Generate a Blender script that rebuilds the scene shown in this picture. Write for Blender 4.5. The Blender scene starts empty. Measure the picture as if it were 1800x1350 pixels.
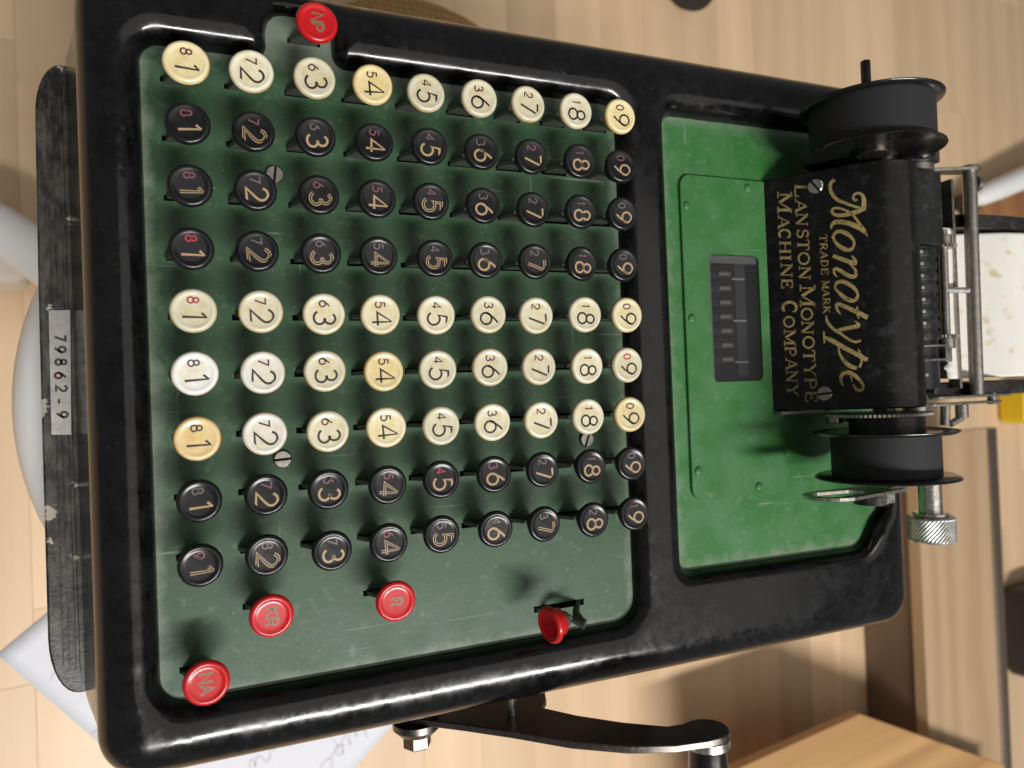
import bpy, bmesh, math, random
import numpy as np
from mathutils import Vector, Matrix
from mathutils.geometry import delaunay_2d_cdt
random.seed(7)
rng = np.random.RandomState(11)

# ------------------------------------------------------------------ camera frame (solved from the key grid, 19 mm pitch)
# "panel" frame: x to the machine's back, y to its left, z out of the sloping key panel, mm, origin = rim of first key
RP = np.array([[0.919619, -0.038696, 0.390902], [0.031555, 0.999197, 0.024677], [-0.391543, -0.010359, 0.920101]])
CP = np.array([0.164304, -103.712818, 241.121542])
FPX = 1300.0
SL = math.radians(7.0)
Q = np.array([[math.cos(SL), 0, -math.sin(SL)], [0, 1, 0], [math.sin(SL), 0, math.cos(SL)]])   # panel -> world axes
LIFT = 450.0                                                                                    # key rim above the floor, mm
CW = Q @ CP
RW = Q @ RP.T
def _ray(x, y): return np.array([x - 900.0, 675.0 - y, -FPX])
def up(x, y, c=0.0):
    d = RP.T @ _ray(x, y); return CP + (c - CP[2]) / d[2] * d
def uw(x, y, z):
    d = RW @ _ray(x, y); return CW + (z - CW[2]) / d[2] * d

scene = bpy.context.scene
col = scene.collection
cd = bpy.data.cameras.new('camera'); cam = bpy.data.objects.new('camera', cd); col.objects.link(cam)
cd.sensor_width = 36.0; cd.sensor_fit = 'HORIZONTAL'; cd.lens = 36.0 * FPX / 1800.0
cd.clip_start = 0.01; cd.clip_end = 60.0
cm = Matrix(RW.tolist()).to_4x4(); cm.translation = Vector((CW[0] / 1000, CW[1] / 1000, (CW[2] + LIFT) / 1000))
cam.matrix_world = cm
cd.dof.use_dof = True; cd.dof.focus_distance = 0.262; cd.dof.aperture_fstop = 13.0
scene.camera = cam

# ------------------------------------------------------------------ light: a room lamp by the machine's right side, added overhead fill, dim room
world = bpy.data.worlds.new('World'); scene.world = world; world.use_nodes = True
bg = world.node_tree.nodes['Background']; bg.inputs[0].default_value = (1.0, 0.985, 0.965, 1); bg.inputs[1].default_value = 0.155
def area(name, loc, target, size, power, color):
    l = bpy.data.lights.new(name, 'AREA'); l.shape = 'RECTANGLE' if isinstance(size, tuple) else 'DISK'; l.size = size[0] if isinstance(size, tuple) else size; l.size_y = size[1] if isinstance(size, tuple) else size; l.energy = power; l.color = color
    o = bpy.data.objects.new(name, l); col.objects.link(o); o.location = loc
    o.rotation_euler = (Vector(target) - Vector(loc)).to_track_quat('-Z', 'Y').to_euler()
    return o
area('tube_lamp', (0.30, -1.36, 2.36), (0.20, -0.10, 0.35), (1.35, 0.17), 68.0, (1.0, 0.98, 0.95))
area('overhead_fill', (0.60, -0.30, 2.60), (0.60, -0.10, 0.0), (2.4, 1.8), 11.0, (1.0, 0.95, 0.88))  # unseen soft fill, added to brighten the floor and background
scene.view_settings.view_transform = 'Standard'; scene.view_settings.look = 'None'
scene.view_settings.exposure = 0.0; scene.view_settings.gamma = 1.0
scene.render.engine = 'CYCLES'

# ------------------------------------------------------------------ materials
MATS = {}
def new_mat(name, base, rough=0.5, metal=0.0, coat=0.0, spec=0.5):
    m = bpy.data.materials.new(name); m.use_nodes = True
    b = m.node_tree.nodes['Principled BSDF']
    b.inputs['Base Color'].default_value = (*base, 1); b.inputs['Roughness'].default_value = rough
    b.inputs['Metallic'].default_value = metal; b.inputs['Coat Weight'].default_value = coat
    b.inputs['Specular IOR Level'].default_value = spec
    MATS[name] = m
    return m, m.node_tree, b
def coords(nt, kind='Object'):
    t = nt.nodes.new('ShaderNodeTexCoord'); return t.outputs[kind]
def noise(nt, vec, scale, detail=4, rough=0.6, dist=0.0):
    n = nt.nodes.new('ShaderNodeTexNoise'); n.inputs['Scale'].default_value = scale; n.inputs['Detail'].default_value = detail
    n.inputs['Roughness'].default_value = rough; n.inputs['Distortion'].default_value = dist
    nt.links.new(vec, n.inputs['Vector']); return n.outputs[0]
def ramp(nt, fac, stops):
    r = nt.nodes.new('ShaderNodeValToRGB'); e = r.color_ramp.elements
    while len(e) < len(stops): e.new(0.5)
    for k, (p, c) in enumerate(stops):
        e[k].position = p; e[k].color = c if len(c) == 4 else (*c, 1)
    nt.links.new(fac, r.inputs[0]); return r.outputs[0]
def g(v): return (v, v, v)
def mix(nt, fac, a, b, mode='MIX'):
    m = nt.nodes.new('ShaderNodeMix'); m.data_type = 'RGBA'; m.blend_type = mode
    for sock, v in ((m.inputs[0], fac), (m.inputs[6], a), (m.inputs[7], b)):
        if hasattr(v, 'is_linked'): nt.links.new(v, sock)
        elif isinstance(v, (int, float)): sock.default_value = v
        else: sock.default_value = (*v, 1)
    return m.outputs[2]
def bump(nt, b, h, strength, dist):
    n = nt.nodes.new('ShaderNodeBump'); n.inputs['Strength'].default_value = strength; n.inputs['Distance'].default_value = dist
    nt.links.new(h, n.inputs['Height']); nt.links.new(n.outputs[0], b.inputs['Normal'])
def mapping(nt, vec, scale, rot=(0, 0, 0)):
    m = nt.nodes.new('ShaderNodeMapping'); m.inputs['Scale'].default_value = scale; m.inputs['Rotation'].default_value = rot
    nt.links.new(vec, m.inputs['Vector']); return m.outputs[0]

# black enamel with a dull, blotchy film
m, nt, b = new_mat('black_enamel', g(0.006), 0.2)
v = coords(nt)
film = mix(nt, 0.45, ramp(nt, noise(nt, v, 70, 7, 0.68, 0.3), [(0.42, g(0.0)), (0.58, g(1.0))]), ramp(nt, noise(nt, v, 260, 6, 0.66, 0.2), [(0.44, g(0.0)), (0.56, g(1.0))]))
fine = noise(nt, v, 420, 4, 0.6)
nick = ramp(nt, noise(nt, v, 520, 3, 0.55), [(0.735, g(0)), (0.76, g(1))])
nt.links.new(mix(nt, nick, mix(nt, film, (0.0024, 0.0024, 0.0026), (0.0062, 0.0062, 0.0072)), (0.06, 0.056, 0.05)), b.inputs['Base Color'])
nt.links.new(mix(nt, film, g(0.12), g(0.25)), b.inputs['Roughness'])
spk = ramp(nt, noise(nt, v, 900, 2, 0.5), [(0.74, g(0)), (0.80, g(1))])
nt.links.new(mix(nt, spk, g(0.42), g(0.6)), b.inputs['Specular IOR Level'])
bump(nt, b, fine, 0.03, 0.0003)
# scuffed ledge: worn enamel with paint chips
m, nt, b = new_mat('worn_enamel', g(0.02), 0.3)
v = coords(nt)
chip = ramp(nt, noise(nt, v, 62, 6, 0.62), [(0.615, g(0)), (0.628, g(1))])
wear = ramp(nt, noise(nt, mapping(nt, v, (1.0, 0.35, 1.0)), 260, 6, 0.7), [(0.42, g(0.008)), (0.68, (0.10, 0.09, 0.075))])
nt.links.new(mix(nt, chip, wear, (0.46, 0.41, 0.35)), b.inputs['Base Color'])
nt.links.new(mix(nt, chip, g(0.30), g(0.8)), b.inputs['Roughness'])
bump(nt, b, noise(nt, v, 300, 5, 0.7), 0.25, 0.0006)

def edge_dust(nt, v, cx, cy, hx, hy, wid):
    sep = nt.nodes.new('ShaderNodeSeparateXYZ'); nt.links.new(v, sep.inputs[0])
    def mth(op, a, b_):
        n = nt.nodes.new('ShaderNodeMath'); n.operation = op
        for sk, q in zip(n.inputs, (a, b_)):
            if isinstance(q, (int, float)): sk.default_value = q
            else: nt.links.new(q, sk)
        return n.outputs[0]
    dx = mth('SUBTRACT', mth('ABSOLUTE', mth('SUBTRACT', sep.outputs[0], cx), 0), hx)
    dy = mth('SUBTRACT', mth('ABSOLUTE', mth('SUBTRACT', sep.outputs[1], cy), 0), hy)
    d = mth('MAXIMUM', dx, dy)
    d = mth('ADD', d, mth('MULTIPLY', mth('SUBTRACT', noise(nt, v, 140, 5, 0.65), 0.5), wid * 3.2))
    r = nt.nodes.new('ShaderNodeMapRange'); r.inputs['From Min'].default_value = -wid; r.inputs['From Max'].default_value = wid * .35
    nt.links.new(d, r.inputs['Value']); return r.outputs[0]
def green(name, base, dusty, rough, scale, box):
    m, nt, b = new_mat(name, base, rough, spec=0.36)
    v = coords(nt)
    patch = ramp(nt, noise(nt, v, scale, 6, 0.65), [(0.40, g(0)), (0.78, g(1))])
    c = mix(nt, patch, base, dusty)
    blot = ramp(nt, noise(nt, v, scale * 4.5, 3, 0.5), [(0.60, g(0)), (0.78, g(0.45))])
    c = mix(nt, blot, c, tuple(x * 0.62 + y * 0.38 for x, y in zip(base, (0.30, 0.34, 0.28))))
    ed = edge_dust(nt, v, *box)
    c = mix(nt, mix(nt, ed, g(0), g(.62)), c, (0.20, 0.225, 0.18))
    spk = ramp(nt, noise(nt, v, 1100, 2, 0.5), [(0.72, g(0)), (0.78, g(1))])
    c = mix(nt, spk, c, (0.26, 0.30, 0.24))
    for k_, (sc_, ro_) in enumerate((((1.0, .018, 1.0), .5), ((.022, 1.0, 1.0), .35))):
        sn = noise(nt, mapping(nt, v, sc_, (0, 0, ro_)), 620, 2, 0.5)
        gate = ramp(nt, noise(nt, v, 38 + 9 * k_, 2, 0.5), [(0.52, g(0)), (0.60, g(1))])
        sm = mix(nt, 1.0, ramp(nt, sn, [(0.695, g(0)), (0.72, g(.55))]), gate, 'MULTIPLY')
        c = mix(nt, sm, c, (0.20, 0.23, 0.19))
    nt.links.new(c, b.inputs['Base Color'])
    nt.links.new(mix(nt, patch, g(rough - 0.06), g(rough + 0.14)), b.inputs['Roughness'])
    bump(nt, b, noise(nt, v, 520, 5, 0.65), 0.09, 0.0005)
green('dark_green_enamel', (0.026, 0.067, 0.030), (0.046, 0.088, 0.048), 0.46, 60, (.0728, -.0932, .086, .1035, .0035))
green('bright_green_enamel', (0.026, 0.122, 0.028), (0.062, 0.158, 0.064), 0.46, 60, (.238, -.086, .0575, .0955, .005))

# key caps: colour from the object, slight stain and wear
m, nt, b = new_mat('ivory_cap', (0.75, 0.7, 0.56), 0.28, coat=0.25)
oi = nt.nodes.new('ShaderNodeObjectInfo'); v = coords(nt)
va = nt.nodes.new('ShaderNodeVectorMath'); va.operation = 'ADD'
nt.links.new(v, va.inputs[0]); nt.links.new(oi.outputs['Random'], va.inputs[1])
st = ramp(nt, noise(nt, va.outputs[0], 260, 5, 0.62), [(0.46, g(0)), (0.74, g(0.55))])
cc = mix(nt, st, oi.outputs['Color'], mix(nt, 1.0, oi.outputs['Color'], (0.80, 0.68, 0.40), 'MULTIPLY'))
sx = nt.nodes.new('ShaderNodeVectorMath'); sx.operation = 'MULTIPLY'; sx.inputs[1].default_value = (1, 1, 0); nt.links.new(v, sx.inputs[0])
ln = nt.nodes.new('ShaderNodeVectorMath'); ln.operation = 'LENGTH'; nt.links.new(sx.outputs[0], ln.inputs[0])
dm = nt.nodes.new('ShaderNodeMapRange'); dm.inputs['From Min'].default_value = .0049; dm.inputs['From Max'].default_value = .0038; nt.links.new(ln.outputs['Value'], dm.inputs['Value'])
dn = ramp(nt, noise(nt, va.outputs[0], 420, 4, 0.6), [(0.34, g(0.05)), (0.66, g(0.8))])
dd = mix(nt, 1.0, dm.outputs[0], dn, 'MULTIPLY')
cc = mix(nt, dd, cc, mix(nt, 1.0, cc, (0.86, 0.80, 0.58), 'MULTIPLY'))
em = nt.nodes.new('ShaderNodeMapRange'); em.inputs['From Min'].default_value = .0060; em.inputs['From Max'].default_value = .0067; nt.links.new(ln.outputs['Value'], em.inputs['Value'])
eg = mix(nt, 1.0, em.outputs[0], ramp(nt, noise(nt, va.outputs[0], 170, 4, 0.6), [(0.35, g(0.1)), (0.62, g(1.0))]), 'MULTIPLY')
cc = mix(nt, eg, cc, mix(nt, 1.0, cc, (0.72, 0.52, 0.27), 'MULTIPLY'))
nt.links.new(cc, b.inputs['Base Color'])
b.inputs['Subsurface Weight'].default_value = 0.06; b.inputs['Subsurface Radius'].default_value = (0.002, 0.0015, 0.001)
m, nt, b = new_mat('black_cap', g(0.010), 0.24, spec=0.42)
v = coords(nt); nz = noise(nt, v, 260, 3, 0.5)
nt.links.new(ramp(nt, nz, [(0.4, (0.006, 0.006, 0.007)), (0.8, (0.011, 0.011, 0.013))]), b.inputs['Base Color'])
nt.links.new(ramp(nt, nz, [(0.35, g(0.2)), (0.7, g(0.30))]), b.inputs['Roughness'])
m, nt, b = new_mat('red_cap', (0.60, 0.006, 0.012), 0.24, coat=0.1)
nt.links.new(mix(nt, noise(nt, coords(nt), 260, 4, 0.6), (0.40, 0.004, 0.008), (0.54, 0.010, 0.013)), b.inputs['Base Color'])
new_mat('red_key_gold', (0.20, 0.115, 0.065), 0.5)
new_mat('stamp_grey', (0.05, 0.047, 0.042), 0.5)
new_mat('ink_black', (0.016, 0.013, 0.016), 0.5)
new_mat('ink_plum', (0.085, 0.012, 0.026), 0.5)
new_mat('ink_red', (0.34, 0.03, 0.06), 0.5)
new_mat('faded_red', (0.17, 0.055, 0.075), 0.5)
new_mat('faded_grey', (0.12, 0.085, 0.10), 0.45)
new_mat('key_gold', (0.36, 0.245, 0.13), 0.5)
m, nt, b = new_mat('gilt', (0.36, 0.27, 0.10), 0.5)
nt.links.new(ramp(nt, noise(nt, coords(nt), 900, 4, 0.7), [(0.30, (0.05, 0.038, 0.014)), (0.42, (0.24, 0.18, 0.065)), (0.65, (0.42, 0.31, 0.12))]), b.inputs['Base Color'])
new_mat('stem_paint', (0.045, 0.050, 0.041), 0.5)
def steel(name, base, rough, sc=500):
    m, nt, b = new_mat(name, base, rough, metal=1.0)
    n = noise(nt, coords(nt), sc, 5, 0.7)
    nt.links.new(ramp(nt, n, [(0.35, tuple(x * 0.72 for x in base)), (0.65, base)]), b.inputs['Base Color'])
    nt.links.new(ramp(nt, n, [(0.3, g(rough - 0.07)), (0.7, g(rough + 0.1))]), b.inputs['Roughness'])
steel('nickel', (0.66, 0.63, 0.57), 0.26)
steel('dull_steel', (0.42, 0.39, 0.35), 0.36)
steel('dark_steel', (0.16, 0.14, 0.13), 0.34)
steel('plate_metal', (0.74, 0.73, 0.70), 0.42, 300)
steel('brown_steel', (0.40, 0.31, 0.24), 0.4)
steel('tag_metal', (0.50, 0.49, 0.46), 0.42, 240)
m, nt, b = new_mat('satin_black', g(0.010), 0.42)
v = coords(nt)
dust = ramp(nt, noise(nt, v, 190, 6, 0.7), [(0.52, g(0)), (0.74, g(1))])
nt.links.new(mix(nt, dust, g(0.008), (0.040, 0.040, 0.044)), b.inputs['Base Color'])
nt.links.new(mix(nt, dust, g(0.34), g(0.6)), b.inputs['Roughness'])
m, nt, b = new_mat('cover_black', g(0.006), 0.30, spec=0.35)
v = coords(nt)
dust = ramp(nt, noise(nt, v, 230, 4, 0.55), [(0.52, g(0)), (0.78, g(1))])
nt.links.new(mix(nt, dust, g(0.0030), (0.016, 0.016, 0.018)), b.inputs['Base Color'])
nt.links.new(mix(nt, dust, g(0.26), g(0.46)), b.inputs['Roughness'])
m, nt, b = new_mat('ribbon_black', (0.010, 0.010, 0.0115), 0.75)
bump(nt, b, noise(nt, coords(nt), 1500, 3, 0.6), 0.3, 0.0003)
m, nt, b = new_mat('gloss_black', g(0.006), 0.22)
nt.links.new(ramp(nt, noise(nt, coords(nt), 240, 5, 0.65), [(0.4, g(0.16)), (0.7, g(0.36))]), b.inputs['Roughness'])
new_mat('black_void', g(0.003), 0.9)
new_mat('drum_blue_black', (0.008, 0.009, 0.012), 0.33)
m, nt, b = new_mat('window_film', (0.022, 0.022, 0.025), 0.25)
b.inputs['Alpha'].default_value = 0.38
new_mat('wheel_grey', (0.09, 0.088, 0.09), 0.5)
new_mat('wheel_tooth', (0.42, 0.38, 0.33), 0.5)
new_mat('frosted_edge', (0.36, 0.35, 0.35), 0.6)
new_mat('white_mark', (0.75, 0.75, 0.72), 0.5)
# paper
m, nt, b = new_mat('old_paper', (0.72, 0.69, 0.60), 0.8)
v = coords(nt)
fox = ramp(nt, noise(nt, v, 130, 3, 0.5), [(0.60, g(0)), (0.74, g(0.75))])
nt.links.new(mix(nt, fox, mix(nt, noise(nt, v, 60, 4), (0.66, 0.65, 0.60), (0.57, 0.555, 0.50)), (0.45, 0.34, 0.15)), b.inputs['Base Color'])
m, nt, b = new_mat('white_paper', (0.68, 0.69, 0.74), 0.7)
new_mat('pencil', (0.50, 0.50, 0.54), 0.6)
new_mat('white_plastic', (0.80, 0.80, 0.80), 0.38)
new_mat('cream_plastic', (0.70, 0.65, 0.57), 0.45)
new_mat('black_rubber', g(0.018), 0.5)
new_mat('yellow_plastic', (0.75, 0.50, 0.01), 0.4)
m, nt, b = new_mat('burlap', (0.26, 0.15, 0.06), 0.9)
v = coords(nt)
wv = nt.nodes.new('ShaderNodeTexWave'); wv.inputs['Scale'].default_value = 48; wv.inputs['Distortion'].default_value = 2.5; nt.links.new(v, wv.inputs['Vector'])
wv2 = nt.nodes.new('ShaderNodeTexWave'); wv2.bands_direction = 'Y'; wv2.inputs['Scale'].default_value = 48; wv2.inputs['Distortion'].default_value = 2.5; nt.links.new(v, wv2.inputs['Vector'])
wm = mix(nt, 1.0, wv.outputs[0], wv2.outputs[0], 'MULTIPLY')
nt.links.new(mix(nt, noise(nt, v, 130, 4), mix(nt, wm, (0.20, 0.10, 0.035), (0.62, 0.37, 0.15)), (0.52, 0.31, 0.12)), b.inputs['Base Color'])
bump(nt, b, wm, 0.6, 0.002)
# woods
def wood(name, a, c, grain, rough, long_axis='Y', use_random=True, var=0.16):
    m, nt, b = new_mat(name, a, rough)
    geo = nt.nodes.new('ShaderNodeNewGeometry'); oi = nt.nodes.new('ShaderNodeObjectInfo')
    off = nt.nodes.new('ShaderNodeVectorMath'); off.operation = 'MULTIPLY_ADD'
    off.inputs[1].default_value = (7.3, 11.1, 3.7)
    nt.links.new(oi.outputs['Random'], off.inputs[0]); nt.links.new(geo.outputs['Position'], off.inputs[2])
    sc = (1.0, 0.13, 1.0) if long_axis == 'Y' else (0.13, 1.0, 1.0)
    vv = mapping(nt, off.outputs[0], sc)
    broad = noise(nt, vv, 13, 4, 0.55, 1.2)
    wv = nt.nodes.new('ShaderNodeTexWave'); wv.inputs['Scale'].default_value = 5.0; wv.inputs['Distortion'].default_value = 9.0
    wv.inputs['Detail'].default_value = 3.0; wv.inputs['Detail Scale'].default_value = 1.4
    wv.bands_direction = 'X' if long_axis == 'Y' else 'Y'
    nt.links.new(vv, wv.inputs['Vector'])
    fine = noise(nt, mapping(nt, off.outputs[0], tuple(1.0 if s == 1.0 else 0.05 for s in sc)), 230, 3, 0.6)
    f = mix(nt, 0.42, broad, wv.outputs[0])
    f = mix(nt, 0.22, f, fine)
    c1 = ramp(nt, f, [(0.25, c), (0.70, a)])
    hv = nt.nodes.new('ShaderNodeHueSaturation')
    mr = nt.nodes.new('ShaderNodeMapRange'); mr.inputs['To Min'].default_value = 1.0 - var; mr.inputs['To Max'].default_value = 1.0 + var * 0.6
    nt.links.new(oi.outputs['Random'], mr.inputs['Value'])
    nt.links.new(mr.outputs[0], hv.inputs['Value']); nt.links.new(c1, hv.inputs['Color'])
    nt.links.new(hv.outputs[0], b.inputs['Base Color'])
    bump(nt, b, fine, 0.06, 0.0006)
wood('pale_wood', (0.70, 0.50, 0.315), (0.63, 0.44, 0.265), 1, 0.42, var=.12)
wood('bench_wood', (0.50, 0.35, 0.21), (0.42, 0.27, 0.15), 1, 0.42)
wood('box_wood', (0.50, 0.29, 0.12), (0.36, 0.19, 0.07), 1, 0.6, 'X')
wood('brown_wood', (0.40, 0.19, 0.07), (0.30, 0.13, 0.045), 1, 0.5)
wood('shaded_wood', (0.20, 0.14, 0.09), (0.14, 0.09, 0.06), 1, 0.35)  # bench riser wood, with the shade on it put into the colour

# ------------------------------------------------------------------ mesh helpers (all in mm)
def mesh(name, V, F, mats, parent=None, smooth=False, loc=(0, 0, 0), mi=None, angle=None, xform=None):
    V = np.asarray(V, float)
    if xform is not None: V = xform(V)
    me = bpy.data.meshes.new(name); me.from_pydata((V / 1000.0).tolist(), [], [tuple(int(i) for i in f) for f in F])
    for mm in ([mats] if isinstance(mats, str) else mats): me.materials.append(MATS[mm])
    if mi is not None: me.polygons.foreach_set('material_index', mi)
    o = bpy.data.objects.new(name, me); col.objects.link(o)
    bm = bmesh.new(); bm.from_mesh(me); bmesh.ops.recalc_face_normals(bm, faces=bm.faces)
    if smooth:
        for f in bm.faces: f.smooth = True
        lim = math.radians(angle if angle else 38)
        for e in bm.edges:
            if len(e.link_faces) == 2 and e.calc_face_angle(0) > lim: e.smooth = False
    bm.to_mesh(me); bm.free()
    put(o, parent, loc); return o
def put(o, parent, loc=(0, 0, 0)):
    loc = np.asarray(loc, float)
    if parent is not None:
        o.parent = parent
        if parent is MACHINE: loc = loc - BASEP
    o.location = (loc / 1000.0).tolist()
def copy_of(o, name, parent, loc):
    c = o.copy(); c.name = name; col.objects.link(c); put(c, parent, loc); return c
class MB:
    def __init__(s): s.V = []; s.F = []; s.M = []
    def add(s, V, F, m=0):
        n = len(s.V); s.V += [tuple(map(float, p)) for p in V]; s.F += [tuple(i + n for i in f) for f in F]; s.M += [m] * len(F); return s
    def box(s, a, b, m=0):
        (x0, y0, z0), (x1, y1, z1) = a, b
        V = [(x, y, z) for x in (x0, x1) for y in (y0, y1) for z in (z0, z1)]
        return s.add(V, [(0, 1, 3, 2), (4, 6, 7, 5), (0, 4, 5, 1), (2, 3, 7, 6), (0, 2, 6, 4), (1, 5, 7, 3)], m)
    def lathe(s, prof, o=(0, 0, 0), axis=(0, 0, 1), n=40, m=0, ref=None, knurl=None):
        ax = np.array(axis, float); ax /= np.linalg.norm(ax)
        r = np.array(ref if ref is not None else ((1, 0, 0) if abs(ax[0]) < 0.9 else (0, 1, 0)), float)
        e1 = r - ax * (r @ ax); e1 /= np.linalg.norm(e1); e2 = np.cross(ax, e1)
        V = []; F = []
        for k, (rad, h) in enumerate(prof):
            for i in range(n):
                a = 2 * math.pi * i / n; rr = rad
                if knurl and knurl[0] <= k <= knurl[1]: rr = rad - (knurl[2] if (i + (k if knurl[3] else 0)) % 2 else 0)
                V.append(np.array(o) + ax * h + (e1 * math.cos(a) + e2 * math.sin(a)) * max(rr, 1e-4))
        for k in range(len(prof) - 1):
            for i in range(n):
                j = (i + 1) % n; F.append((k * n + i, k * n + j, (k + 1) * n + j, (k + 1) * n + i))
        F.append(tuple(range(n))); F.append(tuple((len(prof) - 1) * n + i for i in range(n)))
        return s.add(V, F, m)
    def cyl(s, p, q, r, n=24, m=0, bev=0.25):
        p = np.array(p, float); q = np.array(q, float); L = np.linalg.norm(q - p); bev = min(bev, r * 0.4, L * 0.3)
        return s.lathe([(r - bev, 0), (r, bev), (r, L - bev), (r - bev, L)], p, (q - p) / L, n, m)
    def prism(s, poly, a, b, m=0, plane='xz', bev=0.0):
        # closed polygon in a plane, from a to b along the remaining axis
        n = len(poly)
        def P(u, w, h): return {'xz': (u, h, w), 'xy': (u, w, h), 'yz': (h, u, w)}[plane]
        poly = np.array(poly, float)
        if bev > 0:
            ins = offset_loop(poly, -bev)
            lv = [(ins, a), (poly, a + math.copysign(bev, b - a)), (poly, b - math.copysign(bev, b - a)), (ins, b)]
        else: lv = [(poly, a), (poly, b)]
        V = [P(u, w, h) for pl, h in lv for u, w in pl]; F = []
        for k in range(len(lv) - 1):
            for i in range(n):
                j = (i + 1) % n; F.append((k * n + i, k * n + j, (k + 1) * n + j, (k + 1) * n + i))
        F.append(tuple(range(n))); F.append(tuple((len(lv) - 1) * n + i for i in range(n)))
        return s.add(V, F, m)
    def tube(s, pts, r, n=14, m=0):
        pts = [np.array(p, float) for p in pts]; V = []; F = []; prev = None
        for i, p in enumerate(pts):
            t = pts[min(i + 1, len(pts) - 1)] - pts[max(i - 1, 0)]; t /= np.linalg.norm(t)
            if prev is None: u = np.cross(t, (0, 0, 1) if abs(t[2]) < 0.9 else (1, 0, 0))
            else: u = prev - t * (prev @ t)
            u /= np.linalg.norm(u); prev = u; w = np.cross(t, u); rr = r[i] if isinstance(r, (list, tuple)) else r
            for k in range(n): V.append(p + (u * math.cos(2 * math.pi * k / n) + w * math.sin(2 * math.pi * k / n)) * rr)
        for i in range(len(pts) - 1):
            for k in range(n):
                j = (k + 1) % n; F.append((i * n + k, i * n + j, (i + 1) * n + j, (i + 1) * n + k))
        F.append(tuple(range(n))); F.append(tuple((len(pts) - 1) * n + k for k in range(n)))
        return s.add(V, F, m)
    def build(s, name, mats, parent=None, smooth=True, loc=(0, 0, 0), angle=None, xform=None):
        return mesh(name, s.V, s.F, mats, parent, smooth, loc, s.M, angle, xform)
def rounded(poly, radii, d=0.0, n=7):
    # CCW polygon offset outward by d, with rounded corners (same point count for every d)
    P = np.array(poly, float); N = len(P); out = []
    rad = radii if isinstance(radii, (list, tuple)) else [radii] * N
    for i in range(N):
        a = P[i] - P[i - 1]; a /= np.linalg.norm(a); b = P[(i + 1) % N] - P[i]; b /= np.linalg.norm(b)
        na = np.array([a[1], -a[0]]); nb = np.array([b[1], -b[0]])
        cr = a[0] * b[1] - a[1] * b[0]; co = a @ b
        c = P[i] + d * (na + nb) / (1 + co)
        r = max(rad[i] + (d if cr > 0 else -d), 0.3)
        t = r * math.tan(math.acos(max(-1, min(1, co))) / 2); sg = 1 if cr > 0 else -1
        ctr = c - a * t - na * r * sg
        a0 = math.atan2(*(na * sg)[::-1]); a1 = math.atan2(*(nb * sg)[::-1]); da = (a1 - a0 + math.pi) % (2 * math.pi) - math.pi
        for k in range(n): out.append(ctr + r * np.array([math.cos(a0 + da * k / (n - 1)), math.sin(a0 + da * k / (n - 1))]))
    return np.array(out)
def offset_loop(L, d):
    L = np.array(L, float); ar = 0.5 * np.sum(L[:, 0] * np.roll(L[:, 1], -1) - np.roll(L[:, 0], -1) * L[:, 1]); sg = 1 if ar > 0 else -1
    t = np.roll(L, -1, 0) - np.roll(L, 1, 0); t /= np.maximum(np.linalg.norm(t, axis=1, keepdims=True), 1e-9)
    return L + sg * d * np.c_[t[:, 1], -t[:, 0]]
def inside(P, L):
    x, y = P[:, 0], P[:, 1]; r = np.zeros(len(P), bool); a = L; b = np.roll(L, -1, 0)
    for (x0, y0), (x1, y1) in zip(a, b):
        c = ((y0 > y) != (y1 > y)) & (x < (x1 - x0) * (y - y0) / (y1 - y0 + 1e-12) + x0); r ^= c
    return r
def dist(P, L):
    d = np.full(len(P), 1e9); b = np.roll(L, -1, 0)
    for s, e in zip(L, b):
        v = e - s; q = np.clip(((P - s) @ v) / (v @ v + 1e-12), 0, 1); d = np.minimum(d, np.linalg.norm(P - s - q[:, None] * v, axis=1))
    return d
def dense(L, step):
    out = []
    for s, e in zip(L, np.roll(L, -1, 0)):
        k = max(1, int(np.linalg.norm(e - s) / step)); out += [s + (e - s) * i / k for i in range(k)]
    return np.array(out)
def cdt(points, loops):
    V = [Vector(p) for p in points]; E = []
    for L in loops:
        n = len(V); V += [Vector(p) for p in L]; E += [(n + i, n + (i + 1) % len(L)) for i in range(len(L))]
    r = delaunay_2d_cdt(V, E, [], 0, 1e-5)
    return np.array([tuple(p) for p in r[0]]), [tuple(f) for f in r[2]]
def catmull(P, k=6, closed=False):
    P = np.array(P, float); n = len(P); out = []
    idx = (lambda i: P[i % n]) if closed else (lambda i: P[min(max(i, 0), n - 1)])
    for i in range(n if closed else n - 1):
        a, b, c, d = idx(i - 1), idx(i), idx(i + 1), idx(i + 2)
        for t in np.linspace(0, 1, k, endpoint=False):
            out.append(0.5 * ((2 * b) + (c - a) * t + (2 * a - 5 * b + 4 * c - d) * t * t + (3 * b - a - 3 * c + d) * t ** 3))
    out.append(P[0] if closed else P[-1]); return np.array(out)
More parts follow.
